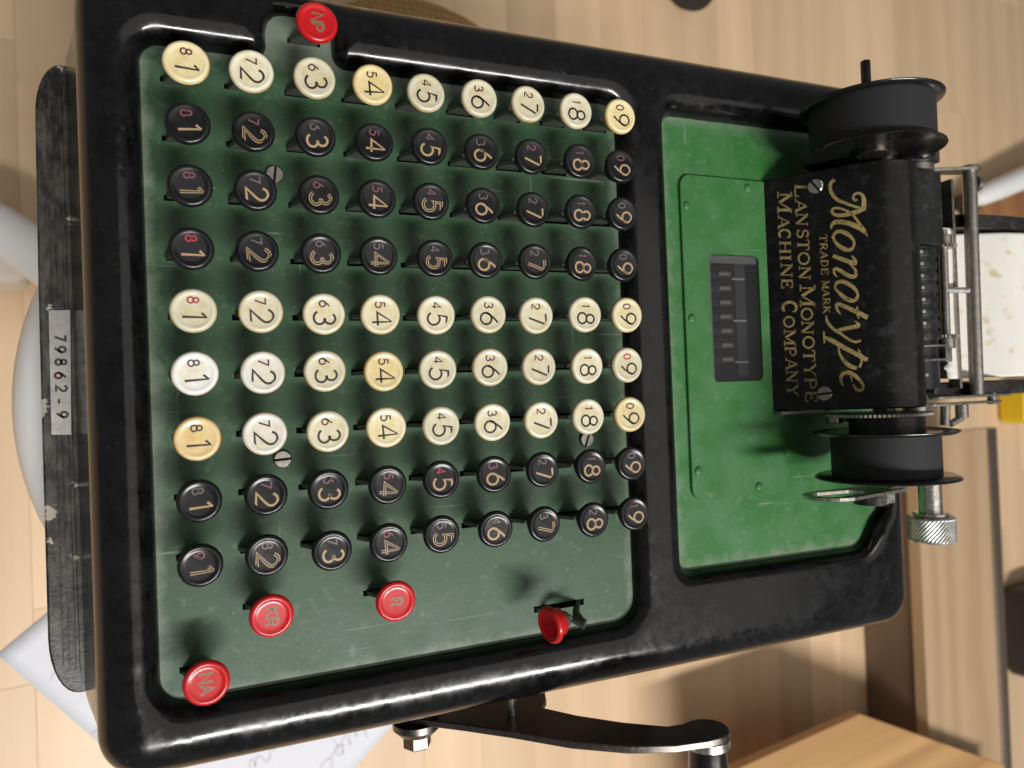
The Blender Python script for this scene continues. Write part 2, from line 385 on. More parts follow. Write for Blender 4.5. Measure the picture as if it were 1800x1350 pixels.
def ribbon(pts, w):
    # flat strip along a 2-D polyline; w scalar or per point
    P = np.array(pts, float)[:, :2]; n = len(P); W = np.full(n, w) if np.isscalar(w) else np.array(w, float)
    if n == 2: P = np.array([P[0], (P[0] + P[1]) / 2, P[1]]); W = np.array([W[0], W.mean(), W[-1]]); n = 3
    T = np.zeros_like(P); closed = np.linalg.norm(P[0] - P[-1]) < 1e-6
    for i in range(n):
        a = P[i] - P[i - 1] if i > 0 else (P[-1] - P[-2] if closed else P[1] - P[0])
        b = P[i + 1] - P[i] if i < n - 1 else (P[1] - P[0] if closed else P[-1] - P[-2])
        a = a / max(np.linalg.norm(a), 1e-9); b = b / max(np.linalg.norm(b), 1e-9); t = a + b
        if np.linalg.norm(t) < 1e-6: t = b
        T[i] = t / np.linalg.norm(t) / max(0.55, math.sqrt(max(0.0, (1 + a @ b) / 2)))
    N = np.c_[-T[:, 1], T[:, 0]]
    L = P + N * W[:, None] / 2; R = P - N * W[:, None] / 2
    V = np.concatenate([L, R]); F = [(i, i + 1, n + i + 1, n + i) for i in range(n - 1)]
    return V, F
def rails(P, w):
    V, F = ribbon(P, w * 1.0); n = len(V) // 2
    a = ribbon(V[:n], w * 0.42); b_ = ribbon(V[n:], w * 0.42)
    return np.concatenate([a[0], b_[0]]), a[1] + [tuple(i + len(a[0]) for i in f) for f in b_[1]]
def arc(cx, cy, rx, ry, a0, a1, n=14):
    return [(cx + rx * math.cos(math.radians(a0 + (a1 - a0) * i / n)), cy + ry * math.sin(math.radians(a0 + (a1 - a0) * i / n))) for i in range(n + 1)]
GLY = {   # thin engraved characters, height 1
    '0': (.60, [arc(.30, .5, .30, .5, 90, 450, 26)]),
    '1': (.30, [[(.02, .80), (.22, 1.0), (.22, 0)]]),
    '2': (.62, [arc(.30, .70, .29, .30, 165, -25) + [(.44, .42), (.0, 0), (.62, 0)]]),
    '3': (.60, [arc(.28, .74, .25, .26, 150, -90) , arc(.28, .26, .31, .27, 90, -155)]),
    '4': (.66, [[(.48, 0), (.48, 1), (0, .28), (.66, .28)]]),
    '5': (.60, [[(.54, 1), (.14, 1), (.08, .56)] + arc(.27, .32, .32, .32, 122, -150)]),
    '6': (.62, [arc(.31, .31, .30, .31, 90, 450, 22), [(.50, 1.0), (.30, .80), (.10, .52), (.01, .31)]]),
    '7': (.58, [[(0, 1), (.58, 1), (.18, 0)]]),
    '8': (.60, [arc(.30, .76, .24, .24, 90, 450, 22), arc(.30, .27, .30, .27, 90, 450, 22)]),
    '9': (.62, [arc(.31, .69, .30, .31, 90, 450, 22), [(.12, .0), (.32, .20), (.52, .48), (.61, .69)]]),
    '-': (.5, [[(.0, .45), (.5, .45)]]),
    'N': (.66, [[(0, 0), (0, 1), (.66, 0), (.66, 1)]]),
    'P': (.56, [[(0, 0), (0, 1), (.30, 1)] + arc(.30, .75, .26, .25, 90, -90) + [(0, .5)]]),
    'K': (.62, [[(0, 0), (0, 1)], [(.60, 1), (.0, .42)], [(.20, .60), (.62, 0)]]),
    'R': (.60, [[(0, 0), (0, 1), (.30, 1)] + arc(.30, .75, .26, .25, 90, -90) + [(0, .5)], [(.28, .5), (.60, 0)]]),
    'A': (.70, [[(0, 0), (.35, 1), (.70, 0)], [(.12, .34), (.58, .34)]]),
    'T': (.66, [[(0, 1), (.66, 1)], [(.33, 1), (.33, 0)]]),
}
def text_mesh(txt, h, w, gap=.22, hollow=False):
    # centred at the origin, reading along +u, v up
    V = []; F = []; u = 0; wid = sum(GLY[c][0] for c in txt) + gap * (len(txt) - 1)
    for c in txt:
        gw, st = GLY[c]
        for P in st:
            p = (np.array(P) + [u - wid / 2, -.5]) * h
            vv, ff = (rails if hollow else ribbon)(p, w); n = len(V); V += vv.tolist(); F += [tuple(i + n for i in f) for f in ff]
        u += gw + gap
    return np.array(V), F

# ------------------------------------------------------------------ the adding machine: root at its base
ZB = -85.0                                    # underside of the machine, world mm relative to the key rim
BASEP = Q.T @ np.array([140.0, -93.0, ZB])
MACHINE = bpy.data.objects.new('adding_machine', None); col.objects.link(MACHINE)
bw = Q @ BASEP
MACHINE.location = (bw[0] / 1000, bw[1] / 1000, (bw[2] + LIFT) / 1000)
MACHINE.rotation_euler = Matrix(Q.tolist()).to_euler()
MACHINE.empty_display_size = 0.05
MACHINE['label'] = 'old black and green key-driven adding machine with round keys, ribbon spools and side crank'
MACHINE['category'] = 'adding machine'

PZ = -16.0                                    # key panel level
CREST = -9.0
OUT_P = [(-31.5, -219.0), (311.5, -221.5), (311.5, 35.0), (-31.5, 35.0)]
OUT_R = [15, 15, 14, 15]
P1 = [(-13.2, -196.8), (158.8, -196.8), (158.8, 10.3), (46.5, 10.3), (46.5, 26.0), (25.0, 26.0), (25.0, 10.3), (-13.2, 10.3)]
P1R = [8, 9, 6, 5, 6, 6, 5, 6]
P2 = [(180.8, -180.8), (281.5, -182.3), (289.0, -171.0), (295.5, -165.0), (295.5, 9.8), (180.8, 9.0)]
P2R = [6, 9, 3, 4, 9, 6]
RO, DO, RI, DI = 13.5, 12.5, 7.5, 7.6
out0 = dense(rounded(OUT_P, OUT_R, 0, 12), 4.0)
in1 = dense(rounded(P1, P1R, 0, 8), 3.0); in2 = dense(rounded(P2, P2R, 0, 8), 3.0)
pts = []
for t in np.linspace(8, 90, 10): pts.append(dense(rounded(OUT_P, OUT_R, -RO * (1 - math.cos(math.radians(t))), 12), 4.0))
for t in np.linspace(8, 90, 8):
    o_ = RI * (1 - math.cos(math.radians(t)))
    pts += [dense(rounded(P1, P1R, o_, 8), 3.0), dense(rounded(P2, P2R, o_, 8), 3.0)]
gx, gy = np.meshgrid(np.arange(-26, 308, 7.0), np.arange(-214, 32, 7.0)); pts.append(np.c_[gx.ravel(), gy.ravel()])
pts = np.concatenate(pts)
ok = inside(pts, out0) & ~inside(pts, in1) & ~inside(pts, in2)
pts = pts[ok]; pts = pts[(dist(pts, out0) > 0.08) & (dist(pts, in1) > 0.06) & (dist(pts, in2) > 0.06)]
V2, F2 = cdt(pts, [out0, in1, in2])
cen = np.array([V2[list(f)].mean(0) for f in F2])
keep = inside(cen, out0) & ~inside(cen, in1) & ~inside(cen, in2)
F2 = [f for f, k in zip(F2, keep) if k]
def body_h(P):
    do = np.minimum(dist(P, out0), RO); di = np.minimum(np.minimum(dist(P, in1), dist(P, in2)), RI)
    fo = DO * (1 - np.sqrt(np.maximum(0, 1 - (1 - do / RO) ** 2))); fi = DI * (1 - np.sqrt(np.maximum(0, 1 - (1 - di / RI) ** 2)))
    return CREST - fo - fi
H2 = body_h(V2)
bb = MB(); bb.add(np.c_[V2, H2], F2)
def walls(loop, levels):
    n = len(loop); V = []; F = []
    for L in levels: V += [tuple(p) for p in L]
    for k in range(len(levels) - 1):
        for i in range(n): j = (i + 1) % n; F.append((k * n + i, k * n + j, (k + 1) * n + j, (k + 1) * n + i))
    bb.add(V, F)
top = np.c_[out0, body_h(out0)]
def drop(loop3, zw, flare):
    w = (Q @ loop3.T).T; c = np.array([140.0, -93.0]); w2 = w.copy()
    L = offset_loop(w[:, :2], flare); w2[:, :2] = L; w2[:, 2] = zw if zw is not None else w[:, 2]
    return (Q.T @ w2.T).T
mid = top + np.array([-0.1219, 0, -0.9925]) * 12
walls(out0, [top, mid, drop(top, -70.0, 3.2), drop(top, ZB + 6, 3.4)])
low = drop(top, ZB + 6, 3.4); n0 = len(bb.V); bb.V += [tuple(p) for p in low]; bb.F.append(tuple(range(n0, n0 + len(low)))); bb.M.append(0)
for L in (in1, in2):
    t3 = np.c_[L, body_h(L)]; walls(L, [t3, t3 - [0, 0, 3.0]])
body = bb.build('body', 'black_enamel', MACHINE, True, angle=50)
bm = bmesh.new(); bm.from_mesh(body.data); bmesh.ops.remove_doubles(bm, verts=bm.verts, dist=2e-6)
bmesh.ops.recalc_face_normals(bm, faces=bm.faces)
for f in bm.faces: f.smooth = True
for e in bm.edges: e.smooth = not (len(e.link_faces) == 2 and e.calc_face_angle(0) > math.radians(48))
bm.to_mesh(body.data); bm.free()
for (fx, fy) in ((0, -200), (0, 15), (285, -200), (285, 15)):
    f = MB(); w = Q.T @ np.array([fx, fy, ZB]); u_ = Q.T @ np.array([0, 0, 1.0])
    f.lathe([(9, 0), (10, 1), (9, 6.2)], w, u_, 20); f.build('foot', 'black_rubber', MACHINE)

# front ledge (world axes) with its stamped number plate
def toP(V): return (Q.T @ np.asarray(V).T).T
ZL = -72.0
led = [(-24.0, 21.5)] + [(-33.0 - 8.6 * math.sin(a), 2.0 + 19.5 * math.cos(a)) for a in np.linspace(0.02, math.pi / 2, 9)] + \
      [(-42.3, -60.0), (-42.6, -120.0)] + [(-33.6 - 9.2 * math.cos(a), -185.0 - 21.0 * math.sin(a)) for a in np.linspace(0.0, math.pi / 2 - .02, 9)] + [(-24.0, -206.5)]
lm = MB(); lm.prism(led, ZB + 6, ZL, 0, 'xy', 0.7)
lm.prism([(-34.6, 12), (-33.2, 13), (-33.2, -199), (-34.6, -197)], ZL - 0.2, ZL + 0.5, 0, 'xy', 0.2)
for xx in (-36.4, -38.2): lm.prism([(xx - .35, 6), (xx, 7), (xx, -196), (xx - .35, -195)], ZL - 0.2, ZL + 0.25, 0, 'xy', 0.08)
lm.build('front_ledge', 'worn_enamel', MACHINE, True, xform=toP)
a0, a1, a2, a3 = uw(85, 546, ZL), uw(124, 545, ZL), uw(126, 764, ZL), uw(90, 764, ZL)
npm = MB(); npm.prism([a3[:2], a2[:2], a1[:2], a0[:2]], ZL - 0.3, ZL + 0.55, 0, 'xy', 0.12)
nplate = npm.build('number_plate', 'tag_metal', MACHINE, True, xform=toP)
for ch, py_, px_ in zip('79862-9', (594, 614.5, 636.5, 660, 683, 705.5, 729), (105.5, 105.7, 107, 106, 108, 104.5, 109.5)):
    V, F = text_mesh(ch, 3.3, 0.8); c = uw(px_, py_, ZL + 0.6)
    W = np.c_[c[0] + V[:, 1], c[1] - V[:, 0], np.full(len(V), ZL + 0.60)]
    o = mesh('numeral', W, F, 'stamp_grey' if ch != '6' else 'ink_plum', nplate, xform=toP)

# ------------------------------------------------------------------ keys
KEYPX = [
 [(327,107),(442,123),(554,135),(656,147),(750,161),(844,171),(930,181),(1014,193),(1092,203)],
 [(330,215),(446,229),(556,239),(659,248),(756,256),(848,265),(936,274),(1021,282),(1093,291)],
 [(334,325),(450,333),(562,341),(664,348),(759,353),(851,360),(939,367),(1023,371),(1096,375)],
 [(337,436),(453,440),(565,445),(667,449),(766,453),(855,457),(942,459),(1025,463),(1098,465)],
 [(340,545),(459,547),(570,551),(670,552),(768,553),(860,552),(944,554),(1030,552),(1104,553)],
 [(343,656),(463,654),(572,652),(676,652),(771,649),(863,645),(949,644),(1034,643),(1105,641)],
 [(347,771),(466,762),(577,758),(680,751),(777,748),(867,742),(953,738),(1036,732),(1109,728)],
 [(350,881),(468,870),(578,861),(683,853),(777,843),(870,834),(956,826),(1041,820),(1112,815)],
 [(352,995),(470,977),(585,969),(685,955),(778,940),(873,931),(959,922),(1045,914),(1117,903)]]
RED = [('NP', (558, 37)), ('KR', (478, 1084)), ('R', (697, 1058)), ('NA', (363, 1202)), ('T', (970, 1097))]
keys = []
for r, row in enumerate(KEYPX):
    for c, p in enumerate(row): keys.append((up(*p, 0.0), r, c, None))
for nme, p in RED[:4]: keys.append((up(*p, 0.0), -1, -1, nme))
tq = up(975, 1094, 3.0)
SLOTW = (-6.6, 2.6, 1.0)
slots = []
for p, r, c, nm in keys:
    cx, cy = (c * 19.0, -r * 19.0) if r >= 0 else (p[0], p[1])
    slots.append((cx - 7.7, cy - SLOTW[2], cx + 3.2, cy + SLOTW[2]))
slots.append((115.0, -188.0, 136.5, -185.6))
sl_loops = [np.array([(a, b_), (c, b_), (c, d), (a, d)]) for a, b_, c, d in slots]
pout = dense(rounded(P1, P1R, 0.6, 8), 4.0)
gx, gy = np.meshgrid(np.arange(-10, 158, 9.5), np.arange(-194, 10, 9.5)); pg = np.c_[gx.ravel(), gy.ravel()]
pg = pg[inside(pg, pout)]
msk = np.ones(len(pg), bool)
for a, b_, c, d in slots: msk &= ~((pg[:, 0] > a - .3) & (pg[:, 0] < c + .3) & (pg[:, 1] > b_ - .3) & (pg[:, 1] < d + .3))
V2, F2 = cdt(pg[msk], [pout] + sl_loops)
cen = np.array([V2[list(f)].mean(0) for f in F2]); kp = inside(cen, pout)
for a, b_, c, d in slots: kp &= ~((cen[:, 0] > a) & (cen[:, 0] < c) & (cen[:, 1] > b_) & (cen[:, 1] < d))
F2 = [f for f, k in zip(F2, kp) if k]
pm = MB(); pm.add(np.c_[V2, np.full(len(V2), PZ)], F2)
for L in sl_loops:
    pm.add([(x, y, PZ) for x, y in L] + [(x, y, PZ - 1.6) for x, y in L], [(i, (i + 1) % 4, 4 + (i + 1) % 4, 4 + i) for i in range(4)])
kplate = pm.build('keyboard_plate', 'dark_green_enamel', MACHINE, False)
for p in kplate.data.polygons: p.use_smooth = False
MB().box((-14, -198, PZ - 14), (160, 27, PZ - 12)).build('dark_backing', 'black_void', MACHINE, False)  # near-black sheet painted to stand for the unlit inside below the slots

def screw(parent, loc, r, rot, axis=(0, 0, 1), name='screw', mat='nickel', hgt=1.3):
    # slotted cheese-head: two half domes either side of a slot
    s = MB(); ax = np.array(axis, float); ax /= np.linalg.norm(ax)
    e1 = np.cross((0, 1, 0), ax); e1 /= np.linalg.norm(e1); e2 = np.cross(ax, e1)
    u = e1 * math.cos(rot) + e2 * math.sin(rot); w = np.cross(ax, u); g_ = r * 0.15
    s.lathe([(r * 1.0, -0.6), (r, hgt * .42), (r * .6, hgt * .44)], loc, ax, 28, 1)  # slot floor coloured black, the shade in the groove painted in
    for sg in (1, -1):
        ang = [math.asin(g_ / r) + (math.pi - 2 * math.asin(g_ / r)) * i / 12 for i in range(13)]
        L1 = [(r * math.cos(a), sg * r * math.sin(a)) for a in ang]; L2 = [(x * .9, sg * (g_ + (abs(y) - g_) * .88)) for x, y in L1]
        V = [np.array(loc) + u * x + w * y + ax * (hgt * .4) for x, y in L1] + [np.array(loc) + u * x + w * y + ax * (hgt * .8) for x, y in L1] + [np.array(loc) + u * x + w * y + ax * hgt for x, y in L2]
        n = 13; F = [(k * n + i, k * n + (i + 1) % n, (k + 1) * n + (i + 1) % n, (k + 1) * n + i) for k in range(2) for i in range(n)] + [tuple(2 * n + i for i in range(n))]
        s.add(V, F)
    return s.build(name, [mat, 'black_void'], parent, True, angle=30)
for x, y, a in ((26.2, -28.2, 1.45), (25.5, -123.2, 0.05), (140.3, -123.6, 1.2)): screw(kplate, (x, y, PZ), 2.9, a, mat='dull_steel')

def cap_prof(R):
    return [(0.05, -.36), (.58 * R, -.36), (.64 * R, -.34), (.70 * R, -.26), (.75 * R, -.14), (.79 * R, -.04), (.83 * R, 0), (.88 * R, -.06), (.925 * R, -.24), (.96 * R, -.5), (.985 * R, -.85), (R, -1.3),
            (.985 * R, -1.75), (.93 * R, -2.2), (.80 * R, -2.45), (.76 * R, -2.9), (.74 * R, -5.4), (.60 * R, -5.9), (.05, -6.0)]
proto = {}
for nm, R, mat in (('ivory', 6.75, 'ivory_cap'), ('black', 6.5, 'black_cap'), ('red', 6.7, 'red_cap')):
    s = MB(); s.lathe(cap_prof(R), n=44); o = s.build('key', mat, None, True, angle=60); col.objects.unlink(o); proto[nm] = (o, R)
s = MB()   # key stem: slanted blade with a small bright pin
poly = [(-6.9, PZ - 6), (1.6, PZ - 6), (3.2, -6.2), (2.2, -3.5), (-2.6, -3.5), (-3.4, -6.8), (-6.9, PZ + 0.4)]
s.prism(poly, -0.65, 0.65, 0, 'xz')
s.lathe([(.3, -.3), (.75, 0), (.75, 1.0), (.4, 1.3)], (-4.1, 0.2, -7.6), (-.5, -.2, 1), 10, 1)
stem0 = s.build('stem', ['stem_paint', 'nickel'], None, False); col.objects.unlink(stem0)
numc = {}
def numeral(txt, h, w, mat, parent, du, dv, hollow=False, name='numeral', rot=0.0, zz=-0.325):
    k = (txt, h, w, mat, hollow)
    if k not in numc:
        V, F = text_mesh(txt, h, w, hollow=hollow)
        me_o = mesh(name, np.c_[V[:, 1], -V[:, 0], np.zeros(len(V))], F, mat); numc[k] = me_o.data; bpy.data.objects.remove(me_o)
    o = bpy.data.objects.new(name, numc[k]); col.objects.link(o); o.parent = parent
    o.location = (dv / 1000, -du / 1000, zz / 1000); o.rotation_euler = (0, 0, rot); return o
WHITE = (0, 4, 5, 6)
base_ivory = (0.66, 0.62, 0.47)
TINT = {(0, 0): (.78, .68, .42), (0, 1): (.76, .72, .56), (0, 3): (.74, .62, .34), (0, 8): (.74, .64, .38), (5, 0): (.80, .80, .78), (5, 3): (.74, .62, .34),
        (6, 0): (.76, .58, .30), (6, 8): (.70, .60, .35), (6, 1): (.74, .72, .66), (5, 1): (.74, .73, .66), (4, 8): (.70, .64, .42), (4, 3): (.72, .66, .46), (6, 3): (.74, .66, .44)}
for p, r, c, nm in keys:
    if nm is None:
        kind = 'ivory' if r in WHITE else 'black'
        small = str(9 - (c + 1)) if r < 8 else str(10 - (c + 1)); big = str(c + 1)
    else: kind = 'red'
    o0, R = proto[kind]
    k = copy_of(o0, 'key', MACHINE, p)
    rz = rng.uniform(-.09, .09); k.rotation_euler = (rng.uniform(-.05, .05), rng.uniform(-.04, .06), rz)
    if kind == 'ivory':
        t = np.array(TINT.get((r, c), base_ivory)) * rng.uniform(.86, .99); k.color = (*t, 1)
        numeral(big, 6.7, .74, 'ink_black', k, 1.6, .25)
        numeral(small, 3.1, .50, ('ink_red' if (r, c) in ((4, 0), (5, 8)) else 'ink_plum' if r in (0, 5, 4) else 'ink_black' if rng.rand() < .5 else 'ink_plum'), k, -3.1, -.1, name='small_numeral')
    elif kind == 'black':
        numeral(big, 6.4, .72, 'key_gold', k, 1.5, .3, hollow=(rng.rand() < .5 and big not in '689'))
        numeral(small, 3.0, .48, 'ink_red' if (r, c) in ((3, 0), (7, 4)) else 'faded_red' if rng.rand() < .5 else 'faded_grey', k, -3.0, -.1, name='small_numeral')
    else:
        k['label'] = 'red key marked ' + nm
        numeral(nm, 3.8, .80, 'red_key_gold', k, .15, 0.0, hollow=False, name='lettering')
    st = copy_of(stem0, 'stem', k, (0, 0, 0))
    st.location = (0, 0, 0); st.rotation_euler = (0, 0, -rz)
# the bent T key leaning away from its slot
tk = copy_of(proto['red'][0], 'key', MACHINE, up(963, 1100, 2.5)); tk['label'] = 'red key marked T, bent over sideways'
tax = Vector((-0.97, -0.10, 0.20)).normalized(); q_ = Vector((0, 0, 1)).rotation_difference(tax)
tk.rotation_euler = q_.to_euler()
numeral('T', 2.3, .5, 'ink_plum', tk, 0, 0, name='lettering')
s = MB(); inv = np.array(q_.inverted().to_matrix())
def tl(p): return inv @ (np.array(p, float) - up(963, 1100, 2.5))
A = [tl(p) for p in ((115.6, -187.4, PZ - 4), (122, -187.0, -9.5), (126.5, -189.5, -4), (129, -190.5, -1.5))]
s.tube(A, [1.0, 1.1, 1.2, 2.0], 10, 0); s.tube([tl(p) for p in ((136, -186.2, PZ - 4), (129.5, -188.5, -9.5), (128.5, -190.5, -4.5))], [1.0, 1.4, 2.2], 10, 0)
s.lathe([(2.6, -8.6), (3.0, -8), (3.0, -6), (2.4, -5.6)], (0, 0, 0), (0, 0, 1), 18, 0)
s.lathe([(1.1, -10.4), (1.3, -10), (1.3, -8.5), (1.0, -8.3)], (0, 0, 0), (0, 0, 1), 16, 1)
s.build('stem', ['stem_paint', 'nickel'], tk)

# ------------------------------------------------------------------ rear green plate, raised panel and result window
WX0, WX1, WY0, WY1 = 202.0, 229.0, -103.0, -48.3
wl = rounded([(WX0, WY0), (WX1, WY0), (WX1, WY1), (WX0, WY1)], 2.6, 0, 5)
def holed(name, loop, hole, z0, z1, mat, bev):
    V2, F2 = cdt(np.zeros((0, 2)), [offset_loop(loop, -bev), hole]) ; cen = np.array([V2[list(f)].mean(0) for f in F2])
    kp = inside(cen, offset_loop(loop, -bev)) & ~inside(cen, hole); s = MB(); s.add(np.c_[V2, np.full(len(V2), z1)], [f for f, k in zip(F2, kp) if k])
    ins = offset_loop(loop, -bev)
    for A_, za, B_, zb in ((ins, z1, loop, z1 - bev), (loop, z1 - bev, loop, z0), (hole, z1, hole, z0)):
        n = len(A_); s.add([(x, y, za) for x, y in A_] + [(x, y, zb) for x, y in B_], [(i, (i + 1) % n, n + (i + 1) % n, n + i) for i in range(n)])
    return s
d2 = dense(rounded(P2, P2R, 0.6, 8), 6.0)
dplate = holed('rear_plate', d2, dense(offset_loop(wl, .4), 9), PZ - 2, PZ, 'bright_green_enamel', 0.1).build('rear_plate', 'bright_green_enamel', MACHINE, False)
RPL = rounded([(189.0, -152.3), (240.8, -152.3), (240.8, -15.0), (189.0, -15.0)], [5, 4, 1.5, 5], 0, 7)
rp = holed('raised_panel', dense(RPL, 8), wl, PZ + .02, PZ + 1.5, 'bright_green_enamel', 0.25).build('raised_panel', 'bright_green_enamel', MACHINE, True, angle=25)
for x, y in ((191.9, -28.4), (224.7, -18.6), (192.2, -75.9), (192.2, -140.0), (224.0, -149.2)):
    s = MB(); s.lathe([(2.0, -.1), (1.9, .25), (1.5, .6), (.8, .85), (.05, .9)], (x, y, PZ + 1.5), n=20); s.build('rivet', 'bright_green_enamel', rp)
win = MB(); win.box((WX0 - 3, WY0 - 3, PZ - 14), (WX1 + 3, WY1 + 3, PZ - 12.5)); win.build('window_well', 'black_void', MACHINE, False)
ww = MB(); ww.prism(offset_loop(wl, -.05), PZ + .35, PZ + 1.0, 0, 'xy', 0.15); wpane = ww.build('window_pane', 'window_film', MACHINE, True)
for k in range(7):
    y = -56.0 - k * 6.2
    s = MB(); s.lathe([(6.0, 0), (6.6, .3), (6.6, 2.6), (6.0, 2.9)], (213.5, y - 1.5, PZ - 8.0), (0, 1, 0), 26, 0)
    s.lathe([(6.4, 3.0), (8.0, 3.3), (8.0, 4.6), (6.4, 4.9)], (213.8, y - 1.5, PZ - 9.2), (0, 1, 0), 22, 1)
    s.box((209.5, y - .9, PZ - 3.4), (215.2, y + .5, PZ - 1.3), 2)
    s.build('number_wheel', ['wheel_grey', 'black_void', 'wheel_tooth'], MACHINE)
MB().box((WX0 + .2, WY1 - 3.4, PZ - 1.0), (WX1 - .2, WY1 - .2, PZ + .25)).build('window_ledge', 'frosted_edge', MACHINE, False)
MB().box((WX0 + .2, WY0 + .2, PZ - 1.0), (WX0 + 1.8, WY1 - 3.6, PZ + .25)).build('window_ledge', 'frosted_edge', MACHINE, False)
MB().box((219.5, -101, PZ - 4.0), (225.0, -50, PZ - 3.2)).build('decimal_bar', 'wheel_grey', MACHINE, False)
for y in (-58.0, -76.4, -94.6): MB().box((217.5, y - .35, PZ - 3.1), (224.6, y + .35, PZ - 2.6)).build('decimal_mark', 'white_mark', MACHINE, False)

# ------------------------------------------------------------------ printing unit
CY0, CY1 = -116.6, -14.6
bz = [np.array(p) for p in ((250.0, 12.2), (258.6, 26.6), (271.2, 28.6))]
prof = [(233.0, PZ + .3), (241.5, -1.75)] + [tuple(bz[0] * (1 - t) ** 2 + bz[1] * 2 * t * (1 - t) + bz[2] * t * t) for t in np.linspace(0, 1, 13)]
NPF = len(prof)
prof += [(277.5, 26.5), (278.5, 25.0), (278.5, 10), (270, 0), (262, PZ + 1.0)]
s = MB(); s.prism(prof, CY0, CY1, 0, 'xz')
cover = s.build('printer_cover', 'cover_black', MACHINE, True, angle=35)
mod = cover.modifiers.new('bevel', 'BEVEL'); mod.width = 0.0006; mod.segments = 2; mod.limit_method = 'ANGLE'; mod.angle_limit = math.radians(40)
CN = np.array([-36.2, 0, 22.0]); CN /= np.linalg.norm(CN); C0 = np.array([233.0, 0, PZ + .3])
def cov(x, y, lift=0.07):
    d = RP.T @ _ray(x, y)
    for k in range(NPF - 1):          # which facet of the cover the sight line meets
        (xa, za), (xb, zb) = prof[k], prof[k + 1]; nn_ = np.array([-(zb - za), 0, xb - xa]); nn_ /= np.linalg.norm(nn_)
        q = CP + ((np.array([xa, 0, za]) - CP) @ nn_) / (d @ nn_) * d
        if q[0] <= xb + 1e-6 or k == NPF - 2: return q + nn_ * lift
def px_mesh(name, strokes, mat, parent):
    V = []; F = []
    for P, W in strokes:
        v, f = ribbon(P, W); n = len(V); V += v.tolist(); F += [tuple(i + n for i in t) for t in f]
    return mesh(name, np.array([cov(*p) for p in V]), F, mat, parent)
def zz(o, P): return [(o[0] + a * .1037, o[1] + b_ * .1037, w * .1037) for a, b_, w in P]
Z1, Z2, Z3 = (1430, 310), (1430, 430), (1430, 560)
SCRIPT = [
 (Z1, [(372,90,24),(335,70,45),(292,120,58),(285,220,60),(330,320,62),(410,400,60),(540,455,50),(660,500,45),(790,535,36)]),
 (Z1, [(748,392,28),(700,402,44),(675,360,44),(700,308,44),(760,285,42),(828,320,56),(855,400,76),(852,500,86),(850,562,80)]),
 (Z1, [(880,545,50),(760,592,76),(640,628,74),(500,657,64),(400,660,58),(332,630,50),(310,580,44),(350,541,40),(430,540,38),(520,565,38),(600,600,38),(665,655,38),(730,730,42),(800,830,45),(870,930,50),(918,1015,14)]),
 (Z1, [(918,1015,14),(850,925,70),(740,852,86),(600,800,82),(480,775,80),(380,775,74),(322,810,58),(300,860,38),(308,898,14)]),
 (Z1, [(330,1030,45),(380,950,55),(480,935,70),(590,990,70),(670,1070,45),(690,1150,40),(650,1230,50),(560,1245,70),(450,1190,70),(370,1110,50),(330,1030,45)]),
 (Z2, [(330,188,60),(450,235,70),(580,280,75),(695,322,66)]),
 (Z2, [(645,186,22),(690,240,45),(712,290,55),(700,345,56)]),
 (Z2, [(600,310,30),(660,370,35),(710,430,40),(722,490,55),(690,542,64),(600,530,70),(500,470,65),(420,420,60),(370,410,50),(345,440,45),(360,500,35),(405,552,12)]),
 (Z2, [(365,730,35),(390,650,50),(480,625,65),(580,660,70),(680,730,65),(745,820,45),(740,900,50),(670,950,65),(560,920,75),(460,840,60),(390,770,40),(365,730,35)]),
 (Z2, [(462,1182,14),(420,1130,35),(390,1070,45),(400,1010,50),(450,1015,65),(600,1080,70),(750,1150,75),(918,1238,76)]),
 (Z2, [(735,1045,22),(745,1100,35),(745,1180,35),(768,1257,16)]),
 (Z3, [(212,-48,32),(235,50,45),(290,130,48),(370,200,48),(470,260,45),(580,340,42),(680,390,42),(750,390,45),(802,368,30)]),
 (Z3, [(405,205,60),(500,177,60),(620,155,65),(740,130,70),(770,108,50),(740,70,35),(692,38,12)]),
 (Z3, [(190,320,50),(300,365,70),(430,440,75),(600,535,75),(760,620,75),(915,702,70)]),
 (Z3, [(175,215,25),(180,310,30),(185,418,25)]),
 (Z3, [(425,470,30),(440,580,38),(490,680,50),(560,760,65),(640,815,70),(735,842,56)]),
 (Z3, [(778,828,44),(810,760,40),(815,680,40),(790,580,35),(753,512,10)]),
 (Z3, [(508,1145,10),(470,1070,50),(470,980,60),(520,925,65),(600,915,70),(690,960,70),(770,1030,60),(830,1110,45),(840,1180,45),(790,1220,55),(720,1190,50),(668,1105,32)]),
 (Z3, [(657,1075,16),(630,975,26)])]
st = []
for o_, P in SCRIPT:
    C_ = catmull(zz(o_, P), 6, False); st.append((C_[:, :2], np.maximum(C_[:, 2], .8)))
px_mesh('script_lettering', st, 'gilt', cover)
T_, t_ = .19, .085
def SF(u, v, w=.30): return ([(u - w / 2, v), (u + w / 2, v)], t_)
